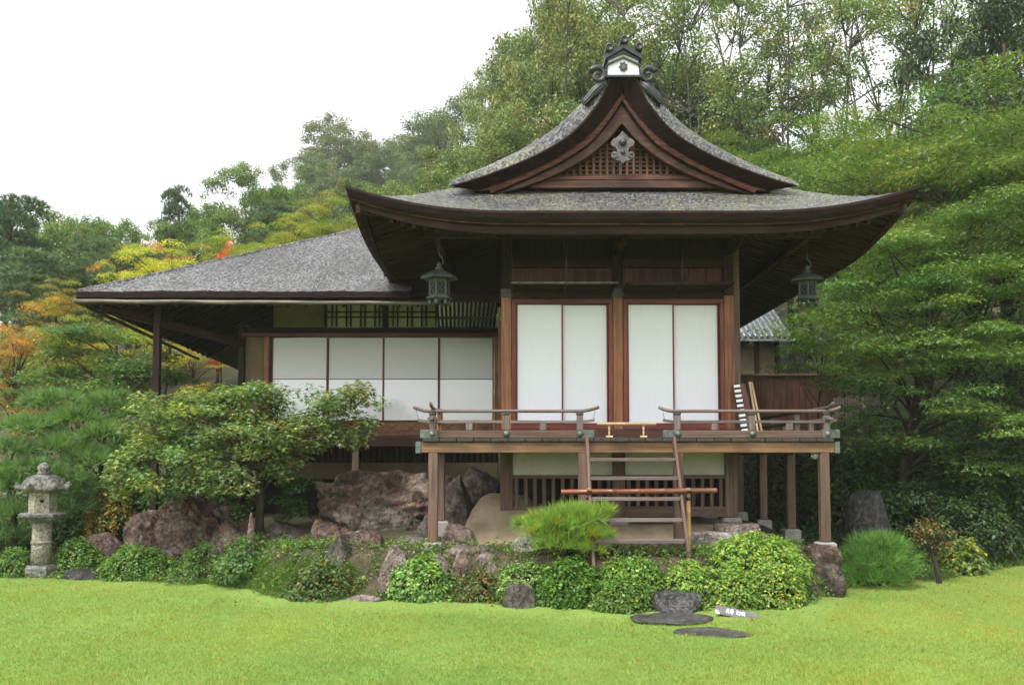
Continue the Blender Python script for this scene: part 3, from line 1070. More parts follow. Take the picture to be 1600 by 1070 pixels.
# ------------------------------------------------------------------ the low wing on the left
WD, WE = 17.0, 15.2
WX0 = XP(118, 455, WE)
WX1 = -1.62
WZ = ZY(455, WE)
WNG = empty('wing_building', ((WX0 + WX1) / 2, WD, .9), 'low wing with wide grey bark roof, paper sliding doors and bamboo gutter', 'building')
wg = WNG
t = 0.0
while P(565, 357, WE + t).x > WX0 + t:
    t += .01
WS = (P(565, 357, WE + t).z - WZ) / t        # slope of the wing roof
WT = 5.2
def wx1(tt):
    return WX1 - .55 * sm((tt - .35) / .5)
def wf(u, v):
    tt = WT * v
    xa, xb = WX0 + tt, wx1(tt)
    x = xa + (xb - xa) * u
    z = WZ + WS * tt
    y = WE + tt
    return (x, y, z + rough(x, y, z) + .02 * mnoise.noise((x * 2, y * 2, 5)))
grid_mesh('front_roof_slope', wf, np.linspace(0, 1, 110), np.linspace(0, 1, 60), M_BARKW, wg)
def wl(u, v):
    tt = WT * v
    y = (WE + tt) + (24 - WE - tt) * u
    x = WX0 + tt
    z = WZ + WS * tt - .25 * sm(u) * (1 - v)
    return (x, y, z + (rough(x, y, z) if u > 0 else rough(x, y, z) + .02 * mnoise.noise((x * 2, y * 2, 5))))
grid_mesh('side_roof_slope', wl, np.linspace(0, 1, 50), np.linspace(0, 1, 40), M_BARKW, wg)
# hip roll
tube('hip_roll', [(WX0 + .05 + q, WE + .05 + q, WZ + WS * q + .0) for q in np.linspace(0, WT, 12)], .05, M_BARKW, wg, 8)
# eave edge
def strip_box(name, p, q, w_, h_, mat):
    return beam(name, p, q, w_, h_, mat, wg, .006)
beam('eave_bark_edge', (WX0 + .01, WE + .05, WZ - .058), (WX1, WE + .05, WZ - .058), .12, .105, M_BARKE, wg, .01)
beam('eave_bark_edge', (WX0 + .05, WE + .05, WZ - .058), (WX0 + .05, 24, WZ - .31), .12, .105, M_BARKE, wg, .01)
beam('eave_fascia', (WX0 + .1, WE + .14, WZ - .15), (WX1 + .5, WE + .14, WZ - .15), .06, .09, M_DARK2, wg, .006)
beam('eave_fascia', (WX0 + .14, WE + .14, WZ - .15), (WX0 + .14, 24, WZ - .40), .06, .09, M_DARK2, wg, .006)
M_GUT = wood('mossy_bamboo_gutter', (.07, .062, .042), (.17, .15, .105), (.035, .034, .022), .6, .8, 8)
def gutter(name, p, q):
    p, q = Vector(p), Vector(q)
    n = 14
    pts = [p.lerp(q, k / n) + Vector((0, 0, .006 * math.sin(k * 1.9))) for k in range(n + 1)]
    return tube(name, pts, [.030 + .003 * (k % 3 == 0) for k in range(n + 1)], M_GUT, wg, 10)
gz = ZY(470.5, WE - .06)
gutter('front_gutter', (XP(117, 470, WE - .06), WE - .06, gz), (XP(690, 472, WE - .06), WE - .06, ZY(474, WE - .06)))
gl = P(304, 561, 21.2)
gutter('side_gutter', (XP(117, 470, WE - .06), WE - .06, gz), (XP(117, 470, WE - .06), 21.2, gl.z))
# soffit and rafters
WXW = XP(379, 560, WD)                       # left end of the walls
def sof(u, v):
    tt = 2.3 * v
    xa = WX0 + .1 + tt
    return (xa + (WX1 + .6 - xa) * u, WE + .1 + tt, WZ - .13 + WS * tt)
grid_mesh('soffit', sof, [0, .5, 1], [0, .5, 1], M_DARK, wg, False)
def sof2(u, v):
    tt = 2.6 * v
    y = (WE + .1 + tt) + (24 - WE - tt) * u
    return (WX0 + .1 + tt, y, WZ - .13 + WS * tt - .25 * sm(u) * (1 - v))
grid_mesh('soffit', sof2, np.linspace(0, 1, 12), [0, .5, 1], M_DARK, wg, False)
x = WX0 + .35
while x < WX1 + .2:
    t1 = min(1.85, x - WX0 - .1)
    beam('rafter', (x, WE + .16, WZ - .20), (x, WE + .16 + t1, WZ - .20 + WS * t1), .05, .07, M_DARK2, wg, .004)
    x += .30
y = WE + .5
while y < 21.5:
    t1 = min(2.4, y - WE - .1)
    dz = -.25 * sm((y - WE) / (24 - WE))
    beam('rafter', (WX0 + .16, y, WZ - .20 + dz), (WX0 + .16 + t1, y, WZ - .20 + WS * t1 + dz * .5), .05, .07, M_DARK2, wg, .004)
    y += .33
# eave post, hip beam and the outer beam
pz = P(247, 480, 15.75)
beam('hip_beam', (WX0 + .3, WE + .3, WZ - .22), (WXW, WD, ZY(546, WD) + .1), .10, .13, M_DARK2, wg, .008)
box('eave_post', pz.x - .055, pz.x + .055, 15.7, 15.81, ZY(796, 15.75), pz.z + .12, M_DARK2, wg, .008)
lathe('post_base_stone', [(.13, -.3), (.13, -.05), (.10, 0)], M_STONE_G, wg, 9, (pz.x, 15.755, ZY(796, 15.75)))
beam('eave_beam', (WX0 + .45, 15.76, pz.z + .19), (WX1 + .4, 15.76, pz.z + .19), .10, .11, M_DARK2, wg, .008)

# walls
def wz(py): return ZY(py, WD)
def wxp(px): return XP(px, 600, WD)
box('corner_post', wxp(372), wxp(381), WD - .02, WD + .1, .9, wz(505), M_DARK2, wg)
box('corner_plaster', wxp(381) + .002, wxp(411), WD + .05, WD + .09, wz(690), wz(520), M_PLASD, wg)
box('door_post', wxp(411), wxp(420), WD - .02, WD + .12, wz(690), wz(522), M_RED, wg, .008)
box('lintel', wxp(378), wxp(785), WD - .03, WD + .12, wz(526), wz(520), M_REDTRIM, wg, .006)
box('upper_lintel', wxp(372), wxp(785), WD - .01, WD + .1, wz(519.8), wz(512), M_DARK, wg, .006)
box('upper_plaster', wxp(424), wxp(506), WD + .05, WD + .08, wz(511.5), wz(462), M_PLASD, wg)
box('upper_post', wxp(416), wxp(424), WD + .0, WD + .1, wz(511.5), wz(455), M_DARK, wg)
# transom lattice
box('transom_paper', wxp(508), wxp(688), WD + .06, WD + .075, wz(511), wz(468), M_PLAS, wg)
for px in (507, 601, 690):
    wd_ = .10 if px == 601 else .05
    box('transom_post', wxp(px) - wd_ / 2, wxp(px) + wd_ / 2, WD - .005, WD + .059, wz(511), wz(468), M_DARK, wg)
for base in (510, 606):
    for k in range(4):
        for q in (0, 7):
            px = base + 2 + k * 22.5 + (16 if q else 9) - 4
            if px < base + 88:
                box('transom_bar', wxp(px) - .011, wxp(px) + .011, WD + .015, WD + .058, wz(510), wz(468), M_DARK, wg, .002)
    for py in (487, 495):
        box('transom_rail', wxp(base), wxp(base + 86), WD + .03, WD + .055, wz(py) - .011, wz(py) + .011, M_DARK, wg, .002)
# sliding doors: fibre paper above, glass below
px_edges = [424, 511, 598.5, 685.5, 771]
zt, zm_, zl = wz(527.5), wz(592), wz(656)
for k in range(4):
    a, b = wxp(px_edges[k]), wxp(px_edges[k + 1])
    y = WD + .02 + .03 * (k % 2)
    dn = box('sliding_door', a + .02, b - .02, y + .006, y + .016, zm_ + .006, zt, M_PAPERG, wg, .002)
    box('glass_pane', a + .02, b - .02, y + .007, y + .015, zl, zm_ - .006, M_PANE, dn, .001)
    box('mid_rail', a + .021, b - .021, y - .001, y + .02, zm_ - .0055, zm_ + .0055, M_DARK2, dn, .001)
    for q in (a, b - .019):
        box('stile', q, q + .019, y, y + .026, zl - .01, zt, M_REDTRIM, dn, .002)
    box('bottom_rail', a, b, y + .001, y + .027, zl - .035, zl - .011, M_DARK2, dn, .002)
    nb = 3
    for j in range(nb):
        aa, bb = a + (b - a) * j / nb, a + (b - a) * (j + 1) / nb
        box('carved_panel', aa + .003, bb - .003, y + .004, y + .02, wz(680), zl - .037, M_RED, dn, .004)
        for s in (0, 1):
            beam('carved_bar', (aa + .03, y + .0, wz(677) if s else zl - .05), (bb - .03, y + .0, zl - .05 if s else wz(677)), .006, .012, M_BOARD, dn, .001)
box('end_post', wxp(773), wxp(783), WD - .02, WD + .12, wz(690), wz(522), M_RED, wg, .008)
box('side_pillar', XP(778, 600, 15.0), XP(786, 600, 15.0), 15.0, 15.1, ZDECK, ZY(500, 15.0), M_RED, wg, .008)
box('floor_sill', wxp(411), wxp(790), WD - .06, WD + .13, wz(683), wz(680) - .001, M_BOARD, wg)
# gallery floor, its posts, the bars and the plaster band below
ye = 16.3
box('gallery_edge', XP(302, 688, ye), XP(690, 688, ye), ye, ye + .12, ZY(697.5, ye), ZY(682, ye), M_DARK2, wg, .008)
nfl = 22
for k in range(nfl):
    a = XP(302, 688, ye) + (XP(690, 688, ye) - XP(302, 688, ye)) * k / nfl
    b = XP(302, 688, ye) + (XP(690, 688, ye) - XP(302, 688, ye)) * (k + 1) / nfl
    box('gallery_plank', a + .003, b - .003, ye + .125, WD - .065, ZY(682, ye) - .05, ZY(682, ye) - .012, M_DARK2, wg)
for px, pb in ((556, 768), (312, 775)):
    c = XP(px, 720, ye + .06)
    box('gallery_post', c - .058, c + .058, ye + .005, ye + .115, min(ZY(pb, ye), H(c, ye + .06)) - .05, ZY(697.5, ye) - .002, M_GREYW, wg, .008)
yl = 17.3
xa, xb = XP(400, 700, yl), XP(778, 700, yl)
nb = 42
for k in range(nb):
    c = xa + (xb - xa) * (k + .5) / nb
    box('underfloor_bar', c - .028, c + .028, yl, yl + .05, ZY(722, yl), ZY(695, yl) + .05, M_DARK2, wg, .004)
box('underfloor_backing', xa, xb, yl + .3, yl + .33, .6, wz(682), M_BLACK, wg)  # black sheet standing in for the shade under the wing floor
box('underfloor_plaster', xa, xb, yl - .01, yl + .06, ZY(748, yl), ZY(722.5, yl), M_PLASD, wg)
# dark sheet added to fill the shaded gap under the big eave; slatted pent roof beside it
box('dark_fill_wall', WX1 - .4, XL - .02, 15.62, 15.68, ZY(470, 15.62), ZTOPC + .2, M_DARK, wg)
box('return_beam', WX1 - .4, XL - .02, 15.5, 15.615, ZY(470, 15.5), ZY(458, 15.5), M_DARK2, wg)
pa0, pa1 = P(683, 471, 15.35), P(777, 471, 15.35)
pb0, pb1 = P(686, 512, 15.85), P(771, 512, 15.85)
pent = beam('pent_soffit', ((pa0 + pa1) / 2 + Vector((0, 0, .03))), ((pb0 + pb1) / 2 + Vector((0, 0, .03))), pa1.x - pa0.x, .02, M_WHITE, wg, .002)
for k in range(15):
    q = k / 14
    beam('pent_rafter', pa0.lerp(pa1, q), pb0.lerp(pb1, q), .038, .045, M_DARK, pent, .003)
m0, m1 = pa0.lerp(pb0, .55), pa1.lerp(pb1, .55)
beam('pent_purlin', m0 - Vector((0, 0, .03)), m1 - Vector((0, 0, .03)), .05, .03, M_DARK2, pent, .003)
beam('pent_edge', pa0 + Vector((-.05, 0, .02)), pa1 + Vector((.03, 0, .02)), .05, .06, M_DARK2, pent, .003)
# side wall of the wing going back
for k in range(5):
    y0 = WD + .1 + k * 1.2
    box('side_post', WXW - .05, WXW + .05, y0 + 1.1, y0 + 1.2, .8, wz(505), M_DARK2, wg)
    box('side_plaster', WXW - .015, WXW + .015, y0, y0 + 1.1, 1.6, wz(505), M_PLASD, wg)

# ------------------------------------------------------------------ tan earthen skirt and paving under the pavilion
def render_mound():
    V, Fc = [], []
    n, mth = 40, 16
    x0, x1 = XL - .75, XR + .75
    for j in range(mth + 1):
        v = j / mth
        for i in range(n + 1):
            u_ = i / n
            x = x0 + (x1 - x0) * u_
            y = DV + .42 + (DW + 1.2 - DV - .42) * v
            z = ZBASE - .10
            fr = sm(v * 4)
            lf = sm((x - x0) / .25) * (1 - sm((x - x1 + .6) / .6))
            z = (H(x, y) - .05) * (1 - fr * lf) + z * fr * lf
            # the swell that climbs beside the left column
            sw = sm((x - (XL - .70)) / .40) * (1 - sm((x - XL - .3) / .3)) * sm((y - DW + .35) / .7)
            z += .40 * sw
            z += .012 * mnoise.noise((x * 4, y * 4, 0))
            V.append((x, y, z))
    for j in range(mth):
        for i in range(n):
            a = j * (n + 1) + i
            Fc.append((a, a + 1, a + n + 2, a + n + 1))
    o = pydata('earthen_plinth', V, Fc, M_EARTHW, pv, True)
render_mound()

# ------------------------------------------------------------------ ladder and bamboo barriers
lad = empty('ladder', P(1000, 885, 11.65), 'weathered grey open wooden step ladder leading up to the veranda', 'ladder')
lt0, lt1 = P(917, 687, 12.56), P(1053, 687, 12.56)
lb0, lb1 = P(929, 893, 11.6), P(1084, 893, 11.6)
xl_, xr_ = lt0.x, lt1.x
lb0.x, lb1.x = xl_ + .0, xr_ + .01
for a, b in ((lt0, lb0), (lt1, lb1)):
    beam('stringer', a + Vector((0, 0, -.01)), b, .04, .12, M_GREYW, lad, .006, up=(0, 1, 0), over=.03)
for py in (718, 747, 779, 812, 845):
    lo, hi = 0.0, 1.0
    for _ in range(30):
        mid = (lo + hi) / 2
        c = lt1.lerp(lb1, mid)
        v_ = (c.z - EYE) / c.y
        if c.z > P(1060, py, c.y).z: lo = mid
        else: hi = mid
    c0, c1 = lt0.lerp(lb0, lo), lt1.lerp(lb1, lo)
    beam('tread', c0 + Vector((.022, 0, 0)), c1 - Vector((.022, 0, 0)),   .17, .045, M_RAIL, lad, .005)

def bamboo(name, p, q, r, mat, parent, n=5, sides=12):
    p, q = Vector(p), Vector(q)
    pts, rr = [], []
    for k in range(n):
        for s, f in ((.0, 1.0), (.06, .93), (.5, .95), (.94, .93), (.985, 1.08)):
            pts.append(p.lerp(q, (k + s) / n))
            rr.append(r * f)
    pts.append(q); rr.append(r * 1.02)
    L = (q - p).length
    M = Matrix.Translation((p + q) / 2) @ (q - p).to_track_quat('X', 'Z').to_matrix().to_4x4()
    Mi = M.inverted()
    V, Fc = tube_geo([Mi @ x for x in pts], rr, sides)
    return pydata(name, V, Fc, mat, parent, True, M)

bd = 12.08
ba, bb = P(877, 768.5, bd), P(1120, 766, bd)
bz = H(ba.x, bd)
barr = empty('bamboo_barrier', (P(1000, 860, bd).x, bd, H(P(1000, 860, bd).x, bd)), 'red brown bamboo pole barrier on two yellow bamboo stakes across the ladder', 'barrier')
bamboo('crossbar', ba, bb, .036, M_BAMBR, barr, 6)
for px in (921.5, 1078):
    g = P(px, 870, bd)
    bamboo('stake', (g.x, bd + .065, H(g.x, bd) - .05), (g.x, bd + .065, ZY(762, bd)), .030, M_BAMBY, barr, 3)
    tube('lashing', [(g.x + .034 * math.cos(t), bd + .03 + .09 * math.sin(t), ZY(767, bd) + .004 * math.sin(2 * t)) for t in np.linspace(0, 6.28, 14)], .010, M_STRIPE, barr, 6)
    lathe('binding', [(.033, -.02), (.035, 0), (.033, .02)], M_STRIPE, barr, 12, (g.x, bd + .065, ZY(779, bd)))
sd_ = 12.64
sb = empty('bamboo_rail', (P(980, 680, sd_).x, sd_, ZDECK), 'short pale bamboo rail closing the gap between the two balustrades', 'rail')
zc = ZY(662, sd_)
bamboo('crossbar', (XP(933, 662, sd_), sd_, zc), (XP(1025, 662, sd_), sd_, zc), .022, M_BAMB, sb, 4)
for px in (952, 1005.5):
    x = XP(px, 670, sd_)
    bamboo('leg', (x, sd_, ZDECK + .012), (x, sd_, zc - .022), .015, M_BAMB, sb, 3)
    bamboo('foot', (x - .045, sd_, ZDECK + .018), (x + .045, sd_, ZDECK + .018), .018, M_BAMB, sb, 1)

# ------------------------------------------------------------------ things leaning on the right of the veranda
sx0 = XR + CW / 2 + .13
pnl = empty('striped_panel', (sx0 + .1, DW - .12, ZDECK), 'tall narrow panel with white and black stripes leaning beside the right column', 'panel')
pt, pb_ = Vector((XP(1152.5, 600, 13.6), 13.68, ZY(600, 13.68))), Vector((XP(1163, 680, 13.6), 13.52, ZDECK + .02))
beam('backing_board', pb_ + Vector((0, .02, 0)), pt + Vector((0, .02, 0)), .105, .02, M_STRIPE, pnl, .002, up=(0, 1, 0))
for k in range(11):
    q = (k + .5) / 11
    c = pb_.lerp(pt, q)
    beam('white_slat', c + Vector((-.042, -.004, 0)), c + Vector((.045, -.004, .012)), .028, .038, M_WHITE, pnl, .003)
lp = empty('leaning_board', (sx0 + .3, DW, ZDECK), 'dark red wooden board leaning behind the striped panel', 'board')
beam('board', (XP(1173, 680, 13.7), 13.72, ZDECK + .002), (XP(1163, 600, 13.7), 13.95, ZY(600, 13.95)), .09, .03, M_REDTRIM, lp, .004, up=(0, 1, 0))
beam('edge_strip', (XP(1181, 680, 13.7), 13.73, ZDECK + .002), (XP(1168, 600, 13.7), 13.96, ZY(600, 13.96)), .05, .03, M_GREYW, lp, .004, up=(0, 1, 0))
for lab, a, b in (('thin pale bamboo pole leaning against the dark red board', 1186, 1171), ('outer pale bamboo pole leaning on the veranda, farthest from the striped panel', 1192.5, 1174.5)):
    o = bamboo('bamboo_pole', (XP(a, 680, 13.62), 13.62, ZDECK + .01), (XP(b, 597, 13.9), 13.9, ZY(597, 13.9)), .017, M_BAMB, None, 4)
    tag(o, lab, 'pole', 'bamboo poles on the veranda')
# glass lamp under the beam
lm = empty('lamp', P(1274, 703, 12.78), 'small round clear glass lamp fixed under the right end of the veranda beam', 'lamp')
c = P(1274, 711, 12.78)
mg, ntg, og = new_mat('clear_lamp_glass')
bgl = finish(ntg, og, (.8, .82, .82), .05, None, spec=1.0)
bgl.inputs['Transmission Weight'].default_value = .7
lathe('glass', [(.001, -.06), (.03, -.052), (.05, -.03), (.055, 0), (.045, .03), (.03, .045)], mg, lm, 18, c)
lathe('holder', [(.032, .04), (.032, .07), (.02, .085)], M_PATD, lm, 14, c)

# ------------------------------------------------------------------ hanging lanterns
def hanging_lantern(name, px, py_roof, d, ztop, label, s=1.0):
    c = P(px, py_roof, d)
    x, y, z = c
    L = empty(name, (x, y, z - .42 * s), label, 'lantern')
    r = R(15)
    lathe('body', [(.155 * s, -.34 * s), (.155 * s, -.02 * s)], M_LANT, L, 6, c, False, r)
    lathe('roof', [(.30 * s, -.045 * s), (.31 * s, -.02 * s), (.26 * s, .02 * s), (.12 * s, .085 * s), (.06 * s, .10 * s)], M_LANT, L, 6, c, False, r)
    lathe('finial', [(.07 * s, .098 * s), (.075 * s, .14 * s), (.035 * s, .155 * s), (.05 * s, .19 * s), (.03 * s, .22 * s), (.01 * s, .25 * s)], M_LANT, L, 12, c)
    lathe('floor_plate', [(.20 * s, -.375 * s), (.215 * s, -.36 * s), (.20 * s, -.338 * s)], M_LANT, L, 6, c, False, r)
    for k in range(6):
        an = r + k * math.pi / 3
        ax, ay = math.cos(an), math.sin(an)
        box('corner_strip', x + ax * .158 * s - .011, x + ax * .158 * s + .011, y + ay * .158 * s - .011, y + ay * .158 * s + .011, z - .337 * s, z - .03 * s, M_LANT, L, .004)
        lathe('foot', [(.022 * s, -.47 * s), (.035 * s, -.44 * s), (.03 * s, -.374 * s)], M_LANT, L, 8, (x + ax * .15 * s, y + ay * .15 * s, z))
        am = an + math.pi / 6
        nx, ny = math.cos(am), math.sin(am)
        tx, ty = -ny, nx
        pc = Vector((x + nx * .137 * s, y + ny * .137 * s, z - .2 * s))
        tdir = Vector((tx, ty, 0))
        pl = beam('openwork_panel', pc - tdir * .055 * s, pc + tdir * .055 * s, .010, .20 * s, M_BLACK, L, .002)
        for q in range(4):
            zz = z - .12 * s - .055 * s * q
            for h in (-1, 0, 1):
                cc = pc + tdir * (.036 * s * h)
                cc.z = zz
                e1 = tdir * .016 * s + Vector((0, 0, .022 * s)) * (1 if (q + h) % 2 else -1)
                beam('fretwork', cc - e1 + Vector((nx, ny, 0)) * .006, cc + e1 + Vector((nx, ny, 0)) * .006, .006, .008, M_LANT, pl, .001)
    tube('hook', [(x, y, ztop), (x, y, z + .36 * s), (x + .012, y, z + .33 * s), (x + .045, y, z + .29 * s), (x + .05, y, z + .22 * s), (x + .03, y, z + .19 * s), (x - .02, y, z + .2 * s)], .009, M_IRON, L, 8)
    return L
zso = EZ - .27
hanging_lantern('hanging_lantern', 686.5, 432, 12.85, zso + .1, 'grey green hexagonal bronze lantern hanging before the slatted pent roof', .84)
hanging_lantern('hanging_lantern', 1261.5, 436, 13.1, zso + .06, 'dark hexagonal bronze lantern hanging under the eave against the maple leaves', .80)

# ------------------------------------------------------------------ stone lantern
def stone_lantern():
    g = ground_at(68, 897, 10)
    d = g.y
    x, y = XP(66.5, 800, d), d
    k = d / FPX
    def zz(py): return ZY(py, d)
    L = empty('stone_lantern', (x, y, zz(897)), 'tall granite garden lantern with scrolled cap standing at the lawn edge', 'stone lantern')
    c = (x, y, 0)
    lathe('base', [(.25, zz(899) - .1), (.25, zz(886)), (.23, zz(881.5))], M_LANTERN, L, 6, c, False, R(12))
    lathe('shaft', [(.145, zz(881)), (.14, zz(850)), (.136, zz(848)), (.134, zz(816))], M_LANTERN2, L, 28, c)
    lathe('shaft_ring', [(.138, zz(849.5)), (.155, zz(848)), (.155, zz(845.5)), (.138, zz(844))], M_LANTERN2, L, 28, c)
    lathe('platform', [(.16, zz(816)), (.24, zz(812.5)), (.325, zz(806)), (.33, zz(802.5)), (.28, zz(800))], M_LANTERN, L, 6, c, False, R(22))
    fb_ = lathe('fire_box', [(.195, zz(800)), (.19, zz(768))], M_LANTERN2, L, 6, c, False, R(22))
    for k_ in (4,):
        am = R(22 + 30 + 60 * k_)
        nx, ny = math.cos(am), math.sin(am)
        o = lathe('window', [(.001, 0), (.028, 0), (.028, .012), (.001, .012)], M_BLACK, fb_, 16)
        o.matrix_basis = Matrix.Translation((x + nx * .160, y + ny * .160, zz(782))) @ Vector((nx, ny, 0)).to_track_quat('Z', 'Y').to_matrix().to_4x4()
    rf = lathe('cap', [(.22, zz(768)), (.30, zz(766.5)), (.325, zz(763)), (.30, zz(757)), (.26, zz(750)), (.22, zz(745)), (.11, zz(741.5))], M_LANTERN, L, 6, c, False, R(22))
    for k_ in range(6):
        an = R(22 + 60 * k_)
        ax, ay = math.cos(an), math.sin(an)
        pts = [(x + ax * (.28 + q * .08), y + ay * (.28 + q * .08), zz(763) + .01 * q + .05 * q * q) for q in (0, .35, .65, .9)]
        pts += [(x + ax * .345, y + ay * .345, zz(763) + .075), (x + ax * .32, y + ay * .32, zz(763) + .06)]
        tube('cap_scroll', pts, [.045, .048, .048, .045, .036, .024], M_LANTERN, rf, 10)
    lathe('finial', [(.085, zz(741.5)), (.09, zz(737.5)), (.07, zz(736.5)), (.088, zz(733)), (.09, zz(729)), (.06, zz(725)), (.012, zz(722))], M_LANTERN, L, 20, c)
stone_lantern()

# ------------------------------------------------------------------ low sign on the lawn
def sign_board():
    g = ground_at(1150, 968, 8)
    d = g.y
    a, b, c_, e = P(1119, 949, d + .03), P(1186, 954.5, d + .03), P(1183, 967.5, d - .02), P(1116, 962, d - .02)
    S = empty('lawn_sign', (g.x, d, g.z), 'low grey plank sign with white characters propped on the grass', 'sign')
    ex = (b - a).normalized()
    ez = (a - e).normalized()
    nrm = ex.cross(ez).normalized()
    cen = (a + b + c_ + e) / 4
    M = Matrix((ex, nrm * -1, ez)).transposed().to_4x4()
    if M.to_3x3().determinant() < 0:
        M = Matrix((ex, nrm, ez)).transposed().to_4x4()
    M.translation = cen
    W_, H_ = (b - a).length, (a - e).length
    mb = plain('grey_sign_plank', (.10, .098, .105), (.15, .147, .155), 6, .6, .1)
    bd_ = link('board', box_mesh(W_, .022, H_, .003, mb), S, None, M)
    mw = plain('white_sign_paint', (.75, .75, .76), (.82, .82, .83), 5, .6, 0)
    # strokes in board units: x 0..1 across, z 0..1 up
    st = [(.255, .30, .275, .80), (.285, .62, .315, .62), (.30, .28, .30, .82), (.245, .45, .262, .62), (.335, .35, .365, .80), (.375, .30, .375, .85), (.40, .30, .40, .85), (.36, .55, .42, .55),
          (.50, .40, .50, .82), (.50, .40, .535, .40), (.53, .70, .59, .70), (.56, .28, .56, .78), (.545, .50, .585, .50), (.61, .42, .61, .75), (.61, .74, .68, .74), (.68, .36, .68, .74), (.63, .55, .67, .55), (.61, .42, .66, .42)]
    V, Fc = [], []
    fr = -1 if (M.to_3x3() @ Vector((0, -1, 0))).y < 0 else 1
    for (x0, z0, x1, z1) in st:
        p = Vector(((x0 - .5) * W_, 0, (z0 - .5) * H_)); q = Vector(((x1 - .5) * W_, 0, (z1 - .5) * H_))
        t_ = (q - p).normalized()
        n_ = Vector((-t_.z, 0, t_.x)) * .0045
        i = len(V)
        yy = fr * .0125
        for v in (p - n_, q - n_, q + n_, p + n_):
            V.append((v.x, yy, v.z))
        Fc.append((i, i + 1, i + 2, i + 3))
    pydata('lettering', V, Fc, mw, S, False, M)
    for q in (-.36, .36):
        t_ = cen + ex * (q * W_)
        beam('stake', (t_.x, t_.y + .03, H(t_.x, t_.y) - .03), (t_.x, t_.y + .02, t_.z + .02), .02, .02, M_GREYW, S, .002)
    V = [((-.5 + x) * W_, fr * .013, (-.5 + z) * H_) for x, z in ((0, 0), (.10, 0), (.085, .2), (.06, .36), (.0, .42))]
    pydata('white_patch', V, [tuple(range(5))], mw, S, False, M)
sign_board()

# ------------------------------------------------------------------ board fence, picket fence and tiled house behind
fn = empty('board_fence', (6.4, 22.0, H(6.4, 22)), 'dark brown vertical board fence with pale capping behind the pavilion', 'fence')
xa, xb = XP(1150, 600, 22), XP(1318, 600, 22)
n = 17
for k in range(n):
    a, b = xa + (xb - xa) * k / n, xa + (xb - xa) * (k + 1) / n
    box('fence_board', a + .004, b - .004, 22, 22.03, H(a, 22) - .05, ZY(588, 22), M_BOARD, fn, .004)
box('fence_cap', xa - .05, xb + .05, 21.94, 22.1, ZY(587.5, 22), ZY(584, 22), M_BEAM, fn, .008)
for k in range(4):
    a = xa + (xb - xa) * k / 3
    box('fence_post', a - .05, a + .05, 22.031, 22.12, H(a, 22) - .05, ZY(588, 22) - .02, M_DARK2, fn, .006)
pf = empty('picket_fence', (6.6, 19.6, H(6.6, 19.6)), 'low grey picket fence in the shade beyond the right end of the veranda', 'fence')
for k in range(12):
    x = XP(1305 + 4.4 * k, 640, 19.6)
    box('picket', x - .018, x + .018, 19.6, 19.63, H(x, 19.6) - .05, ZY(622 - 2 * (k % 3), 19.6), M_RAIL, pf, .004)
box('picket_rail', XP(1303, 640, 19.6), XP(1356, 640, 19.6), 19.632, 19.66, ZY(640, 19.6), ZY(636, 19.6), M_RAIL, pf, .004)

hs_ = empty('tiled_house', (6.5, 27, H(6.5, 27)), 'house with glossy grey tiled roof glimpsed between pavilion and maple', 'building')
hx0, hx1 = XP(1100, 500, 26), XP(1228, 500, 26)
ez_, rz_ = ZY(528, 25.4), ZY(478, 27.4)
V = [(hx0, 25.4, ez_), (hx1, 25.4, ez_), (hx1, 27.4, rz_), (hx0, 27.4, rz_), (hx0, 25.4, ez_ - .08), (hx1, 25.4, ez_ - .08), (hx1, 27.4, rz_ - .08), (hx0, 27.4, rz_ - .08)]
rfh = pydata('roof', V, [(0, 1, 2, 3), (4, 5, 6, 7), (0, 1, 5, 4), (1, 2, 6, 5), (2, 3, 7, 6), (3, 0, 4, 7)], M_TILEG, hs_)
n = 15
for k in range(n):
    x = hx0 + (hx1 - hx0) * (k + .5) / n
    pts, rr = [], []
    for j in range(9):
        for s, q in ((0, 1.15), (.9, .95)):
            tt = (j + s) / 9
            pts.append((x, 25.38 + 2.02 * tt, ez_ + (rz_ - ez_) * tt + .02))
            rr.append(.048 * q)
    tube('tile_row', pts, rr, M_TILEG, rfh, 8)
box('ridge', hx0 - .05, hx1 + .05, 27.3, 27.55, rz_, rz_ + .25, M_TILEG, rfh, .03)
box('wall', hx0 + .3, hx1 - .3, 25.9, 29, H(6.5, 26) - 1.2, ez_ + .1, M_PLASD, hs_)
for k in range(4):
    x = hx0 + .3 + (hx1 - hx0 - .6) * k / 3
    box('post', x - .06, x + .06, 25.82, 25.9, H(6.5, 26) - 1.2, ez_ + .02, M_DARK2, hs_)

# ------------------------------------------------------------------ foliage builders
T_LEAF = (np.array([(0, 0, 0), (.32, .45, .10), (0, 1, -.06), (-.32, .45, .10)]), [(0, 1, 2), (0, 2, 3)])
T_SPRIG = (np.array([(0, 0, 0), (.20, .55, .06), (0, 1, 0), (-.20, .55, .06), (.62, .45, .02), (.30, .12, 0), (-.62, .45, .02), (-.30, .12, 0)]), [(0, 1, 2), (0, 2, 3), (0, 5, 4), (0, 6, 7)])
_tips = [(-118, .42), (-62, .72), (0, 1.0), (62, .72), (118, .42)]
_sv = [(0, .0, 0)]
for i, (an, ln) in enumerate(_tips):
    t_ = R(an)
    _sv.append((math.sin(t_) * ln * .8, .15 + math.cos(t_) * ln * .8, -.10 * ln))
    if i < 4:
        tm = R((an + _tips[i + 1][0]) / 2)
        _sv.append((math.sin(tm) * .24, .15 + math.cos(tm) * .24, .03))
T_STAR = (np.array(_sv), [(0, k, k + 1) for k in range(1, 9)])

def unit(a):
    return a / np.maximum(np.linalg.norm(a, axis=1, keepdims=True), 1e-9)

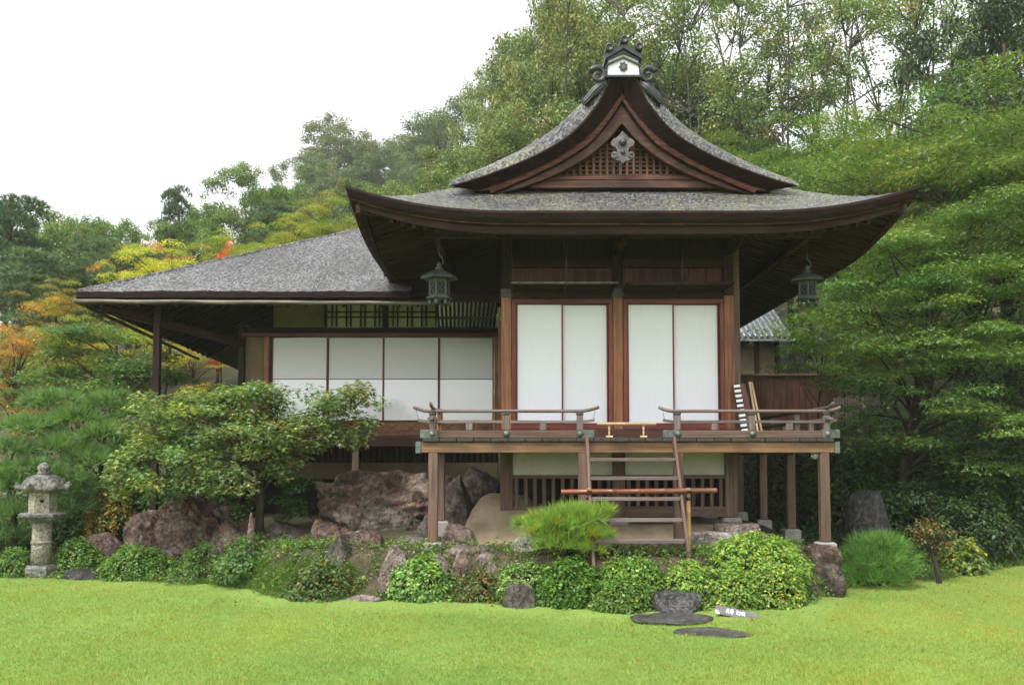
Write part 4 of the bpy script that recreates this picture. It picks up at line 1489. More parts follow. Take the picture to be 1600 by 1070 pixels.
def mesh_from(name, V, T, colv):
    """triangles with a per-vertex colour attribute"""
    me = bpy.data.meshes.new(name)
    nv, nf = len(V), len(T)
    me.vertices.add(nv)
    me.vertices.foreach_set('co', np.ascontiguousarray(V, dtype=np.float32).ravel())
    me.loops.add(nf * 3)
    me.loops.foreach_set('vertex_index', np.ascontiguousarray(T, dtype=np.int32).ravel())
    me.polygons.add(nf)
    me.polygons.foreach_set('loop_start', np.arange(0, nf * 3, 3, dtype=np.int32))
    me.polygons.foreach_set('loop_total', np.full(nf, 3, dtype=np.int32))
    at = me.attributes.new('col', 'FLOAT_COLOR', 'POINT')
    c = np.ones((nv, 4), dtype=np.float32)
    c[:, :3] = colv
    at.data.foreach_set('color', c.ravel())
    me.update(calc_edges=True)
    return me

def leaves_geo(pos, nrm, dr, size, col, tpl):
    tv, tf = tpl
    nrm = unit(nrm)
    dr = unit(dr - nrm * np.sum(dr * nrm, axis=1, keepdims=True))
    sx = np.cross(dr, nrm)
    n, k = len(pos), len(tv)
    V = pos[:, None, :] + size[:, None, None] * (tv[None, :, 0, None] * sx[:, None, :] + tv[None, :, 1, None] * dr[:, None, :] + tv[None, :, 2, None] * nrm[:, None, :])
    T = (np.arange(n) * k)[:, None, None] + np.array(tf)[None]
    return V.reshape(-1, 3), T.reshape(-1, 3), np.repeat(col, k, axis=0)

def cluster_leaves(rng, C, rad, n, size, up=.7, out=.45, jit=.5, shell=.5, accent=None, acc_p=.1, var=.22, droop=.0):
    """n leaves in each flattened clump C with radii rad"""
    K = len(C)
    d = unit(rng.normal(size=(K * n, 3)))
    r = rng.random(K * n) ** shell
    off = d * r[:, None] * np.repeat(rad, n, axis=0)
    pos = np.repeat(C, n, axis=0) + off
    pos[:, 2] -= droop * (off[:, 0] ** 2 + off[:, 1] ** 2)
    nr = np.zeros_like(pos)
    nr[:, 2] = up
    nr += d * out + rng.normal(size=pos.shape) * jit
    dr = d * .8 + rng.normal(size=pos.shape) * .6
    dr[:, 2] -= .25
    s = size * (.7 + .6 * rng.random(K * n))
    cf = np.exp(rng.normal(size=K) * .16)
    col = np.repeat(cf, n)[:, None] * np.exp(rng.normal(size=(K * n, 1)) * var) * np.ones((1, 3))
    hue = rng.normal(size=K * n) * .10 + np.repeat(rng.normal(size=K) * .10, n)
    col[:, 0] *= 1 + hue
    if accent is not None:
        kp = np.clip(acc_p * np.exp(rng.normal(size=K) * 1.0), 0, .9)
        hit = rng.random(K * n) < np.repeat(kp, n)
        col[hit] *= np.array(accent)
    return pos, nr, dr, s, col

def crown_mesh(name, parts, tpl):
    pos, nr, dr, s, col = [np.concatenate(q) for q in zip(*parts)]
    V, T, c = leaves_geo(pos, nr, dr, s, col, tpl)
    me = mesh_from(name, V, T, c)
    return me

def needle_geo(rng, P_, axis, n, length, width, col, spread=1.0):
    """n needles bursting from each tuft point"""
    K = len(P_)
    pos = np.repeat(P_, n, axis=0)
    d = unit(np.repeat(axis, n, axis=0) + rng.normal(size=(K * n, 3)) * spread)
    sd_ = unit(np.cross(d, rng.normal(size=(K * n, 3))))
    ln = length * (.7 + .5 * rng.random(K * n))[:, None]
    V = np.stack([pos - sd_ * width / 2, pos + sd_ * width / 2, pos + d * ln], axis=1)
    T = np.arange(K * n * 3).reshape(-1, 3)
    return V.reshape(-1, 3), T, np.repeat(np.repeat(col, n, axis=0) * np.exp(rng.normal(size=(K * n, 1)) * .15), 3, axis=0)

def pad_tufts(rng, C, rad, n):
    K = len(C)
    an = rng.random(K * n) * 6.283
    r = rng.random(K * n) ** .5
    off = np.stack([np.cos(an) * r, np.sin(an) * r, (1 - r ** 2) * .9 - .3 + rng.normal(size=K * n) * .15], axis=1)
    pos = np.repeat(C, n, axis=0) + off * np.repeat(rad, n, axis=0)
    ax = off.copy()
    ax[:, 2] += .75
    return pos, unit(ax)

def limb_mesh(name, base, top, centers, r0, rng, wob=.12, mat=None, sides=7, frac=(.35, .8)):
    base, top = Vector(base), Vector(top)
    V, Fc = [], []
    n = 9
    L = (top - base).length
    pts, rr = [], []
    w1, w2 = rng.normal(size=3), rng.normal(size=3)
    for k in range(n + 1):
        t = k / n
        wv = Vector((math.sin(t * 5 + w1[0]) * w2[0], math.sin(t * 4 + w1[1]) * w2[1], 0)) * wob * L * .25 * t
        pts.append(base.lerp(top, t) + wv)
        rr.append(r0 * (1.35 if k == 0 else 1) * (1 - .72 * t))
    tube_geo(pts, rr, sides + 2, V, Fc)
    for c in centers:
        c = Vector(c)
        hz = max(.05, min(.97, (c.z - base.z) / max(.01, top.z - base.z) * rng.uniform(*frac)))
        i = int(hz * n)
        a = pts[i].lerp(pts[min(i + 1, n)], hz * n - i)
        ra = rr[i] * rng.uniform(.35, .55)
        d = (c - a)
        m1 = a + d * .35 + Vector((rng.normal() * .06, rng.normal() * .06, .10)) * d.length
        m2 = a + d * .7 + Vector((rng.normal() * .05, rng.normal() * .05, .08)) * d.length
        tube_geo([a, m1, m2, c], [ra, ra * .7, ra * .42, ra * .14], sides - 1, V, Fc, False)
        for q in range(2):
            e = m2 + Vector(rng.normal(size=3)) * d.length * .18
            tube_geo([m2.lerp(m1, .4 * q), m2.lerp(e, .5) + Vector((0, 0, .03)), e], [ra * .3, ra * .2, ra * .08], 4, V, Fc, False)
    me = bpy.data.meshes.new(name)
    me.from_pydata([tuple(v) for v in V], [], Fc)
    me.polygons.foreach_set('use_smooth', [True] * len(me.polygons))
    me.update()
    me.materials.append(mat or M_BARKT)
    return me

def ell_points(rng, n, c, r, inner=.45):
    d = unit(rng.normal(size=(n, 3)))
    q = (inner + (1 - inner) * rng.random(n)) ** .8
    return np.array(c) + d * q[:, None] * np.array(r)

# ---- tree prototypes in metres, base at the origin
def proto_maple(seed):
    rng = np.random.default_rng(seed)
    Hh = 7.0
    lobes = [((rng.uniform(-1.9, 1.9), rng.uniform(-1.9, 1.9), rng.uniform(2.4, 5.6)), (rng.uniform(1.1, 1.7), rng.uniform(1.1, 1.7), rng.uniform(.55, .9))) for _ in range(11)] + [((0, 0, 5.9), (1.5, 1.5, 1.0))]
    C = np.concatenate([ell_points(rng, 8, c, (r[0], r[1], r[2] * 1.1), .35) for c, r in lobes])
    K = len(C)
    rad = np.stack([.55 + .4 * rng.random(K), .55 + .4 * rng.random(K), .07 + .06 * rng.random(K)], axis=1)
    parts = [cluster_leaves(rng, C, rad, 300, .075, up=1.1, out=.15, jit=.38, droop=.30, accent=(1.6, 1.15, .7), acc_p=.05)]
    cm = crown_mesh('maple_crown', parts, T_SPRIG)
    cm.materials.append(M_LEAF)
    tm = limb_mesh('maple_trunk', (0, 0, -.3), (rng.uniform(-.4, .4), rng.uniform(-.4, .4), 5.2), [c for c, r in lobes] + list(C[::4]), .13, rng, .15, None, 6, (.6, .92))
    return Hh, tm, cm

def proto_broad(seed, Hh=10.0, sparse=False):
    rng = np.random.default_rng(seed)
    nl = 16
    lobes = []
    for _ in range(nl):
        z = rng.uniform(.3, .93) * Hh
        wv = (1.0 - abs(z / Hh - .55) * 1.15) * Hh * .30
        an = rng.uniform(0, 6.28)
        rr = wv * rng.uniform(.4, 1.0)
        lobes.append(((math.cos(an) * rr, math.sin(an) * rr, z), (rng.uniform(.9, 1.5),) * 2 + (rng.uniform(.7, 1.1),)))
    lobes.append(((0, 0, Hh * .93), (.9, .9, .8)))
    C = np.concatenate([ell_points(rng, 11, c, r, .5) for c, r in lobes])
    K = len(C)
    rad = np.stack([.36 + .25 * rng.random(K)] * 2 + [.26 + .2 * rng.random(K)], axis=1)
    parts = [cluster_leaves(rng, C, rad, 110, .125, up=.55, out=.6, jit=.5, accent=(1.5, 1.15, .7), acc_p=.06)]
    cm = crown_mesh('broadleaf_crown', parts, T_LEAF)
    cm.materials.append(M_LEAF)
    tm = limb_mesh('broadleaf_trunk', (0, 0, -.4), (rng.uniform(-.5, .5), rng.uniform(-.5, .5), Hh * .86), [c for c, r in lobes], .17, rng)
    return Hh, tm, cm

def proto_sparse(seed, Hh=14.0):
    """tall thin open tree: leaning stems, fine limbs, scattered leaf sprays"""
    rng = np.random.default_rng(seed)
    ends = []
    for _ in range(46):
        z = rng.uniform(.34, 1.0) * Hh
        an = rng.uniform(0, 6.28)
        rr = rng.uniform(.25, 1.0) * Hh * .22 * (1.15 - abs(z / Hh - .7))
        ends.append((math.cos(an) * rr, math.sin(an) * rr, z))
    C = np.concatenate([ell_points(rng, 5, c, (.75, .75, .6), .2) for c in ends])
    K = len(C)
    rad = np.stack([.34 + .22 * rng.random(K)] * 2 + [.18 + .14 * rng.random(K)], axis=1)
    parts = [cluster_leaves(rng, C, rad, 52, .11, up=.6, out=.5, jit=.6, accent=(1.4, 1.1, .7), acc_p=.07)]
    cm = crown_mesh('open_crown', parts, T_LEAF)
    cm.materials.append(M_LEAF)
    V, Fc = [], []
    fork = Vector((rng.uniform(-.3, .3), rng.uniform(-.3, .3), Hh * .32))
    tube_geo([(0, 0, -.4), (fork.x * .4, fork.y * .5, Hh * .16), fork], [.15, .11, .085], 8, V, Fc)
    stems = []
    for q in range(4):
        an = q * 1.57 + rng.uniform(-.4, .4)
        sp0 = rng.uniform(.5, 1.0) * Hh * .22
        pts = [fork + Vector((math.cos(an + .25 * math.sin(t * 6 + q)) * sp0 * t ** .8, math.sin(an) * sp0 * t ** .8, Hh * .66 * t)) for t in np.linspace(0, 1, 8)]
        tube_geo(pts, [.055 * (1 - .8 * t) for t in np.linspace(0, 1, 8)], 6, V, Fc, False)
        stems.append(pts)
    for c in list(ends) + [tuple(x) for x in C[::4]]:
        c = Vector(c)
        best = min((p for st in stems for p in st if p.z < c.z - .25), key=lambda p: (p - c).length, default=fork)
        m1 = best.lerp(c, .5) + Vector((rng.normal() * .12, rng.normal() * .12, .12))
        tube_geo([best, m1, c], [.032, .02, .007], 4, V, Fc, False)
    tm = bpy.data.meshes.new('open_trunk')
    tm.from_pydata([tuple(v) for v in V], [], Fc)
    tm.materials.append(M_BARKG)
    return Hh, tm, cm

def proto_pine(seed, Hh=8.0):
    rng = np.random.default_rng(seed)
    C = []
    for k in range(30):
        z = Hh * (.38 + .6 * k / 29)
        rr = (1 - (z / Hh - .35) * 1.1) * 2.3
        an = rng.uniform(0, 6.28)
        q = rng.uniform(.35, 1.0)
        C.append((math.cos(an) * rr * q, math.sin(an) * rr * q, z))
    C = np.array(C)
    rad = np.stack([.75 + .45 * rng.random(30)] * 2 + [.30 + .15 * rng.random(30)], axis=1)
    pos, ax = pad_tufts(rng, C, rad, 75)
    col = np.exp(rng.normal(size=(len(pos), 1)) * .2) * np.ones((1, 3))
    V, T, c = needle_geo(rng, pos, ax, 14, .26, .030, col, .5)
    cm = mesh_from('pine_crown', V, T, c)
    cm.materials.append(M_NEEDLE)
    tm = limb_mesh('pine_trunk', (0, 0, -.4), (rng.uniform(-.8, .8), rng.uniform(-.5, .5), Hh * .97), list(C), .17, rng, .25, M_BARKR, 7, (.8, .98))
    return Hh, tm, cm

PROTO = {'maple': [proto_maple(s) for s in (11, 12, 13)],
         'broad': [proto_broad(s) for s in (21, 22, 23)],
         'sparse': [proto_sparse(s) for s in (31, 32, 33)],
         'pine': [proto_pine(s) for s in (41, 42)]}
trng = random.Random(5)
tree_count = [0]

NAMES = {'maple': 'maple_tree', 'broad': 'broadleaf_tree', 'sparse': 'tall_tree', 'pine': 'pine_tree'}

def tree(kind, px, py, d, colr, label, group=None, wide=1.0, var=None, sink=0.0):
    """a tree whose top shows at (px, py) and which stands on the ground at depth d"""
    p = P(px, py, d)
    g = H(p.x, d) - sink
    i = tree_count[0]
    tree_count[0] += 1
    Hh, tm, cm = PROTO[kind][(i if var is None else var) % len(PROTO[kind])]
    s = (p.z - g) / Hh
    M = Matrix.Translation((p.x, d, g)) @ Matrix.Rotation(trng.uniform(0, 6.28), 4, 'Z') @ Matrix.Diagonal((s * wide, s * wide, s, 1))
    t = link(NAMES[kind], None, None, None, M)
    tag(t, label, 'tree', group)
    link('trunk', tm, t, None, M)
    c = link('crown', cm, t, None, M)
    k = trng.uniform(.88, 1.12)
    k *= 1.25
    c.color = (colr[0] * k * trng.uniform(.93, 1.07), colr[1] * k, colr[2] * k, 1)
    return t

G_MID = (.11, .165, .045)
G_DARK = (.040, .075, .026)
G_MAPLE = (.095, .165, .026)
G_YG = (.17, .20, .03)
G_YEL = (.42, .37, .03)
G_OLIVE = (.115, .135, .04)
G_PINE = (.095, .15, .072)
G_ORA = (.34, .17, .035)
G_RED = (.50, .035, .018)
FAR = 'hazy grey green broadleaf tree on the far hillside'
for (px, py, d) in ((480, 232, 118), (522, 196, 120), (570, 206, 124), (620, 212, 120), (668, 188, 112), (706, 160, 100), (440, 300, 110), (600, 240, 105), (650, 250, 98), (550, 262, 104), (500, 262, 100)):
    tree('broad', px, py, d, (.11, .14, .065), FAR, 'far hillside trees', 1.25)  # distance haze is greyed into the crown colour
tree('pine', 18, 308, 38, (.065, .11, .05), 'dark flat topped pine with reddish trunk at the far edge of the valley trees', None, .95, 0)
VAL = 'mid green rounded broadleaf tree in the valley woods'
for (px, py, d) in ((92, 331, 42), (145, 348, 45), (205, 352, 47), (330, 318, 46), (455, 296, 46), (60, 350, 50), (255, 345, 50), (175, 350, 43), (300, 330, 44), (120, 352, 40), (420, 300, 47)):
    tree('broad', px, py, d, G_MID, VAL, 'valley woods', 1.0)
tree('pine', 277, 296, 44, (.085, .115, .065), 'thin pine with open ragged crown standing above the valley woods', None, .55, 1)
tree('broad', 383, 254, 50, (.115, .16, .055), 'large domed broadleaf tree rising highest above the wing roof', None, 1.0)
PB = 'blue green layered garden pine beyond the wing roof'
for (px, py, d) in ((50, 395, 31), (160, 372, 33), (205, 398, 30), (110, 410, 33), (440, 318, 44)):
    tree('pine', px, py, d, G_PINE, PB, 'garden pines beyond the roof', 1.25)
tree('maple', 262, 352, 27, (.42, .42, .045), 'bright yellow maple showing above the wing roof', None, .72, 0)
tree('maple', 212, 372, 28, (.40, .40, .045), 'smaller yellow maple at the low end of the wing roof', None, .5, 1)
YG = 'yellow green maple behind the wing roof slope'
for (px, py, d) in ((345, 341, 30), (405, 340, 31), (455, 322, 33), (520, 282, 36), (490, 312, 35)):
    tree('maple', px, py, d, (.20, .225, .03), YG, 'yellow green maples behind the roof', .62)
tree('maple', 352, 362, 27, G_RED, 'scarlet maple top peeping over the wing roof', None, .26, 2)
tree('maple', 235, 362, 32, G_ORA, 'orange tinted maple behind the yellow maple', None, .7, 2)
tree('maple', 95, 425, 29, (.28, .22, .04), 'golden maple among the garden pines', None, .8, 1)
tree('maple', 40, 462, 21, (.30, .17, .035), 'orange leaved maple at the edge of the garden left of the wing', None, .62, 0)
tree('maple', 118, 478, 22, (.21, .21, .03), 'yellowing green maple beside the wing eave', None, .6, 1)
tree('maple', 300, 520, 26, (.30, .27, .04), 'yellow maple seen under the wing eave', None, .8, 2)
tree('broad', 30, 520, 26, G_MID, 'green tree behind the orange leaved maple', None, .9)
MIDT = 'olive green tree on the slope behind the pavilion roof'
for (px, py, d) in ((570, 290, 40), (620, 285, 38), (680, 262, 40), (735, 235, 38), (790, 205, 36), (650, 300, 34), (725, 280, 33)):
    tree('broad', px, py, d, (.11, .15, .05), MIDT, 'slope trees behind the pavilion', 1.1)
UP = 'tall yellowish broadleaf tree rising left of the ridge ornament'
for (px, py, d) in ((762, 105, 48), (800, 70, 44), (838, 25, 42), (868, -20, 40), (905, 0, 36), (850, 110, 36), (800, 160, 38)):
    tree('broad', px, py, d, (.145, .18, .065), UP, 'tall trees left of the ridge', .62)
SPA = 'tall open tree with thin mist-greyed limbs behind the gable'
for (px, py, d) in ((930, -70, 34), (1000, -90, 38), (1075, -50, 34), (1150, -90, 37), (1230, -50, 33), (1300, -80, 36), (1370, -60, 31), (1450, -90, 35), (1510, -60, 32)):
    tree('sparse', px, py, d, (.135, .18, .065), SPA, 'open trees behind the gable', .95)
for (px, py, d) in ((915, 60, 44), (960, 70, 46), (1030, 90, 44), (1090, 130, 40), (1140, 160, 40)):
    tree('broad', px, py, d, (.12, .155, .06), 'olive woodland tree low behind the gable ridge', 'woodland behind the gable', 1.2)
for (px, py, d, lab) in ((1560, -60, 28, 'taller dark evergreen towering behind the maple grove'), (1590, -30, 26, 'shorter dark evergreen beside the taller one behind the maple grove')):
    tree('broad', px, py, d, (.035, .055, .022), lab, 'dark evergreens', .7)
RM = 'light green maple in the grove behind the right eave'
for (px, py, d) in ((1140, 222, 31), (1195, 175, 32), (1255, 165, 31), (1310, 165, 30), (1370, 150, 27), (1180, 245, 30.4), (1330, 215, 25.5)):
    tree('maple', px, py, d, (.105, .165, .042), RM, 'maple grove right of the pavilion', .85)
RM2 = 'tall green maple with rusty leaf tips right of the eave'
for (px, py, d) in ((1430, 130, 22), (1500, 88, 21), (1575, 75, 20), (1640, 90, 19)):
    tree('maple', px, py, d, (.095, .145, .038), RM2, 'tall maples at the right', .8)

# ------------------------------------------------------------------ garden trees shaped clump by clump
def hero(name, label, base, top, clumps, colr, n_m2=13, nleaf=105, size=.07, tpl=T_STAR, r0=.08, seed=1, crad=(.30, .09), accent=(1.9, 1.35, .7), acc_p=.08, up=1.0, cat='tree', forks=None):
    rng = np.random.default_rng(seed)
    C = []
    for (cx, cy, rx, ry, d, dd) in clumps:
        k = d / FPX
        area = math.pi * rx * ry * k * k
        n = max(3, int(area * n_m2))
        q = ell_points(rng, n, (0, 0, 0), (rx * k, dd, ry * k), .3)
        C.append(q + np.array(P(cx, cy, d)))
    C = np.concatenate(C)
    K = len(C)
    rad = np.stack([crad[0] * (.75 + .5 * rng.random(K))] * 2 + [crad[1] * (.7 + .6 * rng.random(K))], axis=1)
    parts = [cluster_leaves(rng, C, rad, nleaf, size, up=up, out=.3, jit=.4, droop=.25, accent=accent, acc_p=acc_p)]
    cm = crown_mesh('crown', parts, tpl)
    base, top = Vector(base), Vector(top)
    t = empty(name, base, label, cat)
    cm.materials.append(M_LEAF)
    c = link('crown', cm, t)
    c.color = c4(colr)
    ctr = [P(q[0], q[1], q[4]) for q in clumps] + [Vector(q) for q in C[::6]]
    tm = limb_mesh('trunk', base - Vector((0, 0, .1)), top, ctr, r0, rng, .15, None, 7, (.62, .93))
    link('trunk', tm, t)
    return t

gb = ground_at(402, 852, 11)
md = gb.y
hero('maple_tree', 'low spreading green maple with dark trunk growing before the wing', gb, P(425, 660, md + .1),
     [(300, 645, 95, 34, md - .2, .7), (390, 632, 90, 30, md, .7), (345, 615, 55, 14, md, .4), (430, 612, 60, 12, md, .4), (505, 640, 80, 34, md, .6), (560, 650, 36, 38, md, .4), (545, 615, 45, 14, md, .4), (240, 680, 62, 34, md - .3, .6), (205, 725, 40, 28, md - .4, .4), (190, 750, 25, 14, md - .5, .3),
      (290, 705, 80, 36, md - .5, .6), (285, 755, 75, 26, md - .6, .5), (225, 765, 45, 18, md - .6, .4), (375, 690, 80, 38, md - .3, .6), (345, 750, 65, 28, md - .6, .4), (440, 690, 55, 34, md - .2, .5), (490, 680, 45, 28, md, .4), (440, 725, 40, 22, md - .2, .4), (530, 685, 40, 18, md, .3)],
     (.175, .24, .085), 20, 112, .07, seed=3, crad=(.27, .15), accent=(2.0, 1.5, .7), acc_p=.10)
gm = ground_at(452, 858, 11)
hero('maple_sapling', 'small dense green maple under the larger maple by the rocks', (gm.x, md + .35, H(gm.x, md + .35)), P(455, 760, md + .3),
     [(452, 765, 36, 22, md + .2, .3), (450, 795, 44, 16, md + .2, .3), (470, 750, 20, 16, md + .2, .2)], (.06, .13, .03), 26, 90, .05, seed=4, r0=.025, crad=(.2, .07))
# great maple at the right, near the veranda
gr = ground_at(1402, 800, 12)
gr = Vector((XP(1402, 740, 17.0), 17.0, H(XP(1402, 740, 17.0), 17.0)))
hero('maple_tree', 'great spreading green maple overhanging the right end of the veranda', gr, P(1440, 420, 17.2),
     [(1330, 455, 60, 40, 16.6, .8), (1385, 400, 80, 45, 17, .9), (1470, 370, 90, 45, 17.2, 1), (1560, 330, 70, 45, 17, 1), (1440, 460, 110, 45, 16.6, 1), (1555, 430, 75, 50, 16.5, .9), (1345, 530, 85, 30, 16.4, .8),
      (1450, 545, 90, 36, 16.2, .9), (1560, 530, 70, 45, 16, .8), (1390, 595, 90, 26, 16.3, .7), (1500, 625, 90, 34, 15.9, .8), (1585, 650, 50, 40, 15.6, .6), (1335, 600, 45, 16, 17, .5), (1430, 690, 80, 24, 16.6, .6), (1540, 720, 70, 26, 16.4, .6), (1340, 650, 50, 22, 17.4, .5)],
     (.115, .19, .052), 7.5, 330, .07, T_SPRIG, .10, 6, (.62, .085), (1.7, 1.3, .8), .05, 1.1)
gl_ = Vector((XP(1300, 640, 20), 20.4, H(XP(1300, 640, 20), 20.4)))
hero('young_maple', 'slender green maple growing against the board fence', gl_, P(1270, 520, 20.2),
     [(1262, 488, 34, 20, 20, .5), (1235, 545, 40, 14, 19.8, .5), (1245, 518, 24, 12, 20, .4), (1290, 540, 46, 22, 19.8, .5), (1215, 572, 36, 7, 20, .4), (1290, 575, 30, 8, 19.8, .3)], (.095, .17, .035), 9, 100, .075, T_SPRIG, .05, 7, (.38, .10))
# maples at the left under the wing eave
gq = Vector((XP(190, 640, 18.6), 18.6, H(XP(190, 640, 18.6), 18.6)))
hero('maple_tree', 'deep green layered maple growing close under the low wing eave', gq, P(175, 540, 18.6),
     [(140, 520, 70, 26, 18.6, .8), (205, 560, 60, 26, 18.6, .8), (95, 560, 70, 28, 18.4, .8), (160, 595, 90, 26, 18.2, .8), (240, 590, 50, 20, 18.6, .6), (60, 610, 60, 22, 18.2, .7), (200, 625, 60, 18, 18.2, .6)],
     (.105, .18, .05), 11, 280, .075, T_SPRIG, .09, 8, (.55, .09), (2.0, 1.5, .7), .05, 1.1)

# ---- garden pines built pad by pad
def garden_pine(name, label, base, top, pads, colr, seed, nt_=60, nn=16, ln=.13, wd=.010, r0=.06, dens=1.0, cat='tree', accent=None, group=None):
    rng = np.random.default_rng(seed)
    C = np.array([P(q[0], q[1], q[4]) for q in pads])
    rad = np.array([(q[2] * q[4] / FPX, q[5], q[3] * q[4] / FPX) for q in pads])
    V_, T_, c_ = [], [], []
    o = 0
    for i in range(len(C)):
        area = rad[i, 0] * rad[i, 1] * 3.14
        n = max(8, int(nt_ * area * dens))
        pos, ax = pad_tufts(rng, C[i:i + 1], rad[i:i + 1], n)
        col = np.exp(rng.normal(size=(n, 1)) * .22) * np.ones((1, 3))
        if accent is not None:
            h = rng.random(n) < .12
            col[h] *= np.array(accent)
        V, T, c = needle_geo(rng, pos, ax, nn, ln, wd, col, .55)
        V_.append(V); T_.append(T + o); c_.append(c)
        o += len(V)
    cm = mesh_from('crown', np.concatenate(V_), np.concatenate(T_), np.concatenate(c_))
    cm.materials.append(M_NEEDLE)
    t = empty(name, base, label, cat, group)
    c = link('crown', cm, t)
    c.color = c4(colr)
    link('trunk', limb_mesh('trunk', Vector(base) - Vector((0, 0, .1)), top, [Vector(q) - Vector((0, 0, .05)) for q in C], r0, rng, .2, M_BARKT, 6, (.6, .95)), t)
    return t

pb1 = Vector((XP(150, 850, 16.2), 16.2, H(XP(150, 850, 16.2), 16.2)))
garden_pine('pine_tree', 'soft green garden pine with long needles behind the stone lantern', pb1, P(160, 640, 16.3),
            [(85, 628, 42, 16, 16.4, .5), (175, 632, 42, 18, 16.5, .5), (215, 650, 30, 16, 16.3, .4), (120, 655, 45, 16, 16.2, .5), (45, 668, 40, 16, 16, .5), (175, 680, 50, 18, 16, .5), (100, 700, 55, 20, 15.9, .5), (150, 720, 45, 18, 15.8, .5), (205, 700, 30, 16, 16.2, .4)],
            (.145, .25, .075), 51, 150, 22, .20, .012, .07)
pb2 = Vector((XP(20, 860, 15.6), 15.6, H(XP(20, 860, 15.6), 15.6)))
garden_pine('pine_tree', 'leaning garden pine with feathery pads at the lantern, nearest the open lawn', pb2, P(25, 700, 15.6),
            [(15, 705, 40, 18, 15.5, .5), (45, 735, 45, 16, 15.3, .5), (10, 760, 40, 20, 15.2, .5), (95, 745, 40, 15, 15.4, .4), (25, 800, 45, 20, 15.2, .5), (115, 790, 32, 18, 15.5, .4), (5, 840, 40, 18, 15.3, .4), (135, 765, 30, 14, 15.6, .3)],
            (.12, .21, .065), 52, 150, 22, .19, .012, .06)
sp_ = ground_at(880, 868, 10.5)
garden_pine('dwarf_pine', 'bright green dwarf pine with rusty lower needles beside the ladder', sp_, P(880, 815, sp_.y + .05),
            [(905, 808, 44, 14, sp_.y, .32), (860, 815, 40, 14, sp_.y - .05, .32), (830, 818, 24, 10, sp_.y, .2), (935, 800, 22, 10, sp_.y + .05, .2), (890, 800, 30, 8, sp_.y, .25), (900, 832, 44, 12, sp_.y - .1, .3), (865, 838, 34, 10, sp_.y - .1, .25), (930, 835, 26, 10, sp_.y - .1, .2), (940, 850, 14, 12, sp_.y - .12, .12), (880, 852, 40, 10, sp_.y - .15, .25), (845, 832, 26, 10, sp_.y - .1, .2), (915, 856, 26, 10, sp_.y - .15, .2), (880, 820, 50, 14, sp_.y - .12, .3)],
            (.20, .33, .05), 53, 260, 22, .15, .007, .035, 1.0, 'shrub', (1.6, .85, .5))
sp2 = ground_at(1375, 917, 9)
garden_pine('dwarf_pine', 'rounded vivid green dwarf pine on the lawn before the standing stone', sp2, P(1375, 850, sp2.y),
            [(1370, 850, 40, 12, sp2.y + .1, .35), (1345, 868, 28, 12, sp2.y, .3), (1405, 866, 24, 12, sp2.y, .3), (1375, 875, 46, 14, sp2.y - .1, .35), (1345, 895, 26, 12, sp2.y - .15, .25), (1400, 893, 32, 14, sp2.y - .15, .3), (1370, 905, 44, 10, sp2.y - .2, .25)],
            (.12, .25, .05), 54, 190, 20, .19, .008, .03, 1.0, 'shrub')

# ------------------------------------------------------------------ shrubs
def shrub(name, label, px0, px1, py_top, py_base, colr, seed, n=2600, size=.042, depth=None, accent=(1.5, 1.3, .7), acc_p=.10, up=.6, group=None, lump=.13, d=None, cat='shrub', tpl=T_LEAF):
    rng = np.random.default_rng(seed)
    cxp = (px0 + px1) / 2
    if d is None:
        g = ground_at(cxp, py_base, 8)
    else:
        g = Vector((XP(cxp, py_base, d), d, ZY(py_base, d)))
    k = g.y / FPX
    wx = (px1 - px0) / 2 * k
    top = ZY(py_top, g.y)
    zb_ = g.z
    hz = max(.15, top - zb_)
    wy = depth or wx * .85
    c = np.array((g.x, g.y + wy * .55, zb_))
    # leafy shoots over a lumpy dome
    n = int(n * 1.7)
    m = n // 9
    dv = unit(rng.normal(size=(m, 3)))
    dv[:, 2] = np.abs(dv[:, 2]) * 1.0 - .12
    dv = unit(dv)
    lum = np.array([1 + lump * mnoise.noise(Vector((q[0] * 2.2, q[1] * 2.2, q[2] * 2.2 + seed * 7.7))) for q in dv])
    rr = lum * (1 - .20 * rng.random(m) ** 2.0)
    stray = rng.random(m) < .05
    rr[stray] *= 1.04 + .14 * rng.random(int(stray.sum()))
    C = c + dv * rr[:, None] * np.array((wx, wy, hz))
    rad = np.full((m, 3), size * 1.15)
    pos, nr, dr, s, col = cluster_leaves(rng, C, rad, 9, size, up=up, out=.45, jit=.45, accent=accent, acc_p=acc_p, var=.2)
    s *= .75 + .6 * rng.random(len(s))
    nr += np.repeat(dv, 9, axis=0) * .5
    dr += np.repeat(dv, 9, axis=0) * .8
    V, T, cc = leaves_geo(pos, nr, dr, s, col, tpl)
    cm = mesh_from('foliage', V, T, cc)
    cm.materials.append(M_LEAF)
    t = empty(name, (c[0], c[1], zb_), label, cat, group)
    o = link('foliage', cm, t)
    kk = math.exp(rng.normal() * .13)
    o.color = (colr[0] * 1.45 * kk, colr[1] * 1.4 * kk, colr[2] * 1.6 * kk, 1)
    tips = [Vector(c) + Vector((q[0] * wx * .8, q[1] * wy * .8, abs(q[2]) * hz * .8)) for q in dv[::max(1, m // 26)]]
    Vv, Ff = [], []
    for tp in tips:
        b0 = Vector((c[0] + rng.normal() * .04, c[1] + rng.normal() * .04, H(c[0], c[1]) - .05))
        mid = b0.lerp(tp, .5) + Vector((rng.normal() * .03, rng.normal() * .03, .04))
        tube_geo([b0, mid, tp], [.012, .008, .004], 5, Vv, Ff, False)
    st = pydata('stems', Vv, Ff, M_BARKT, t, True)
    return t

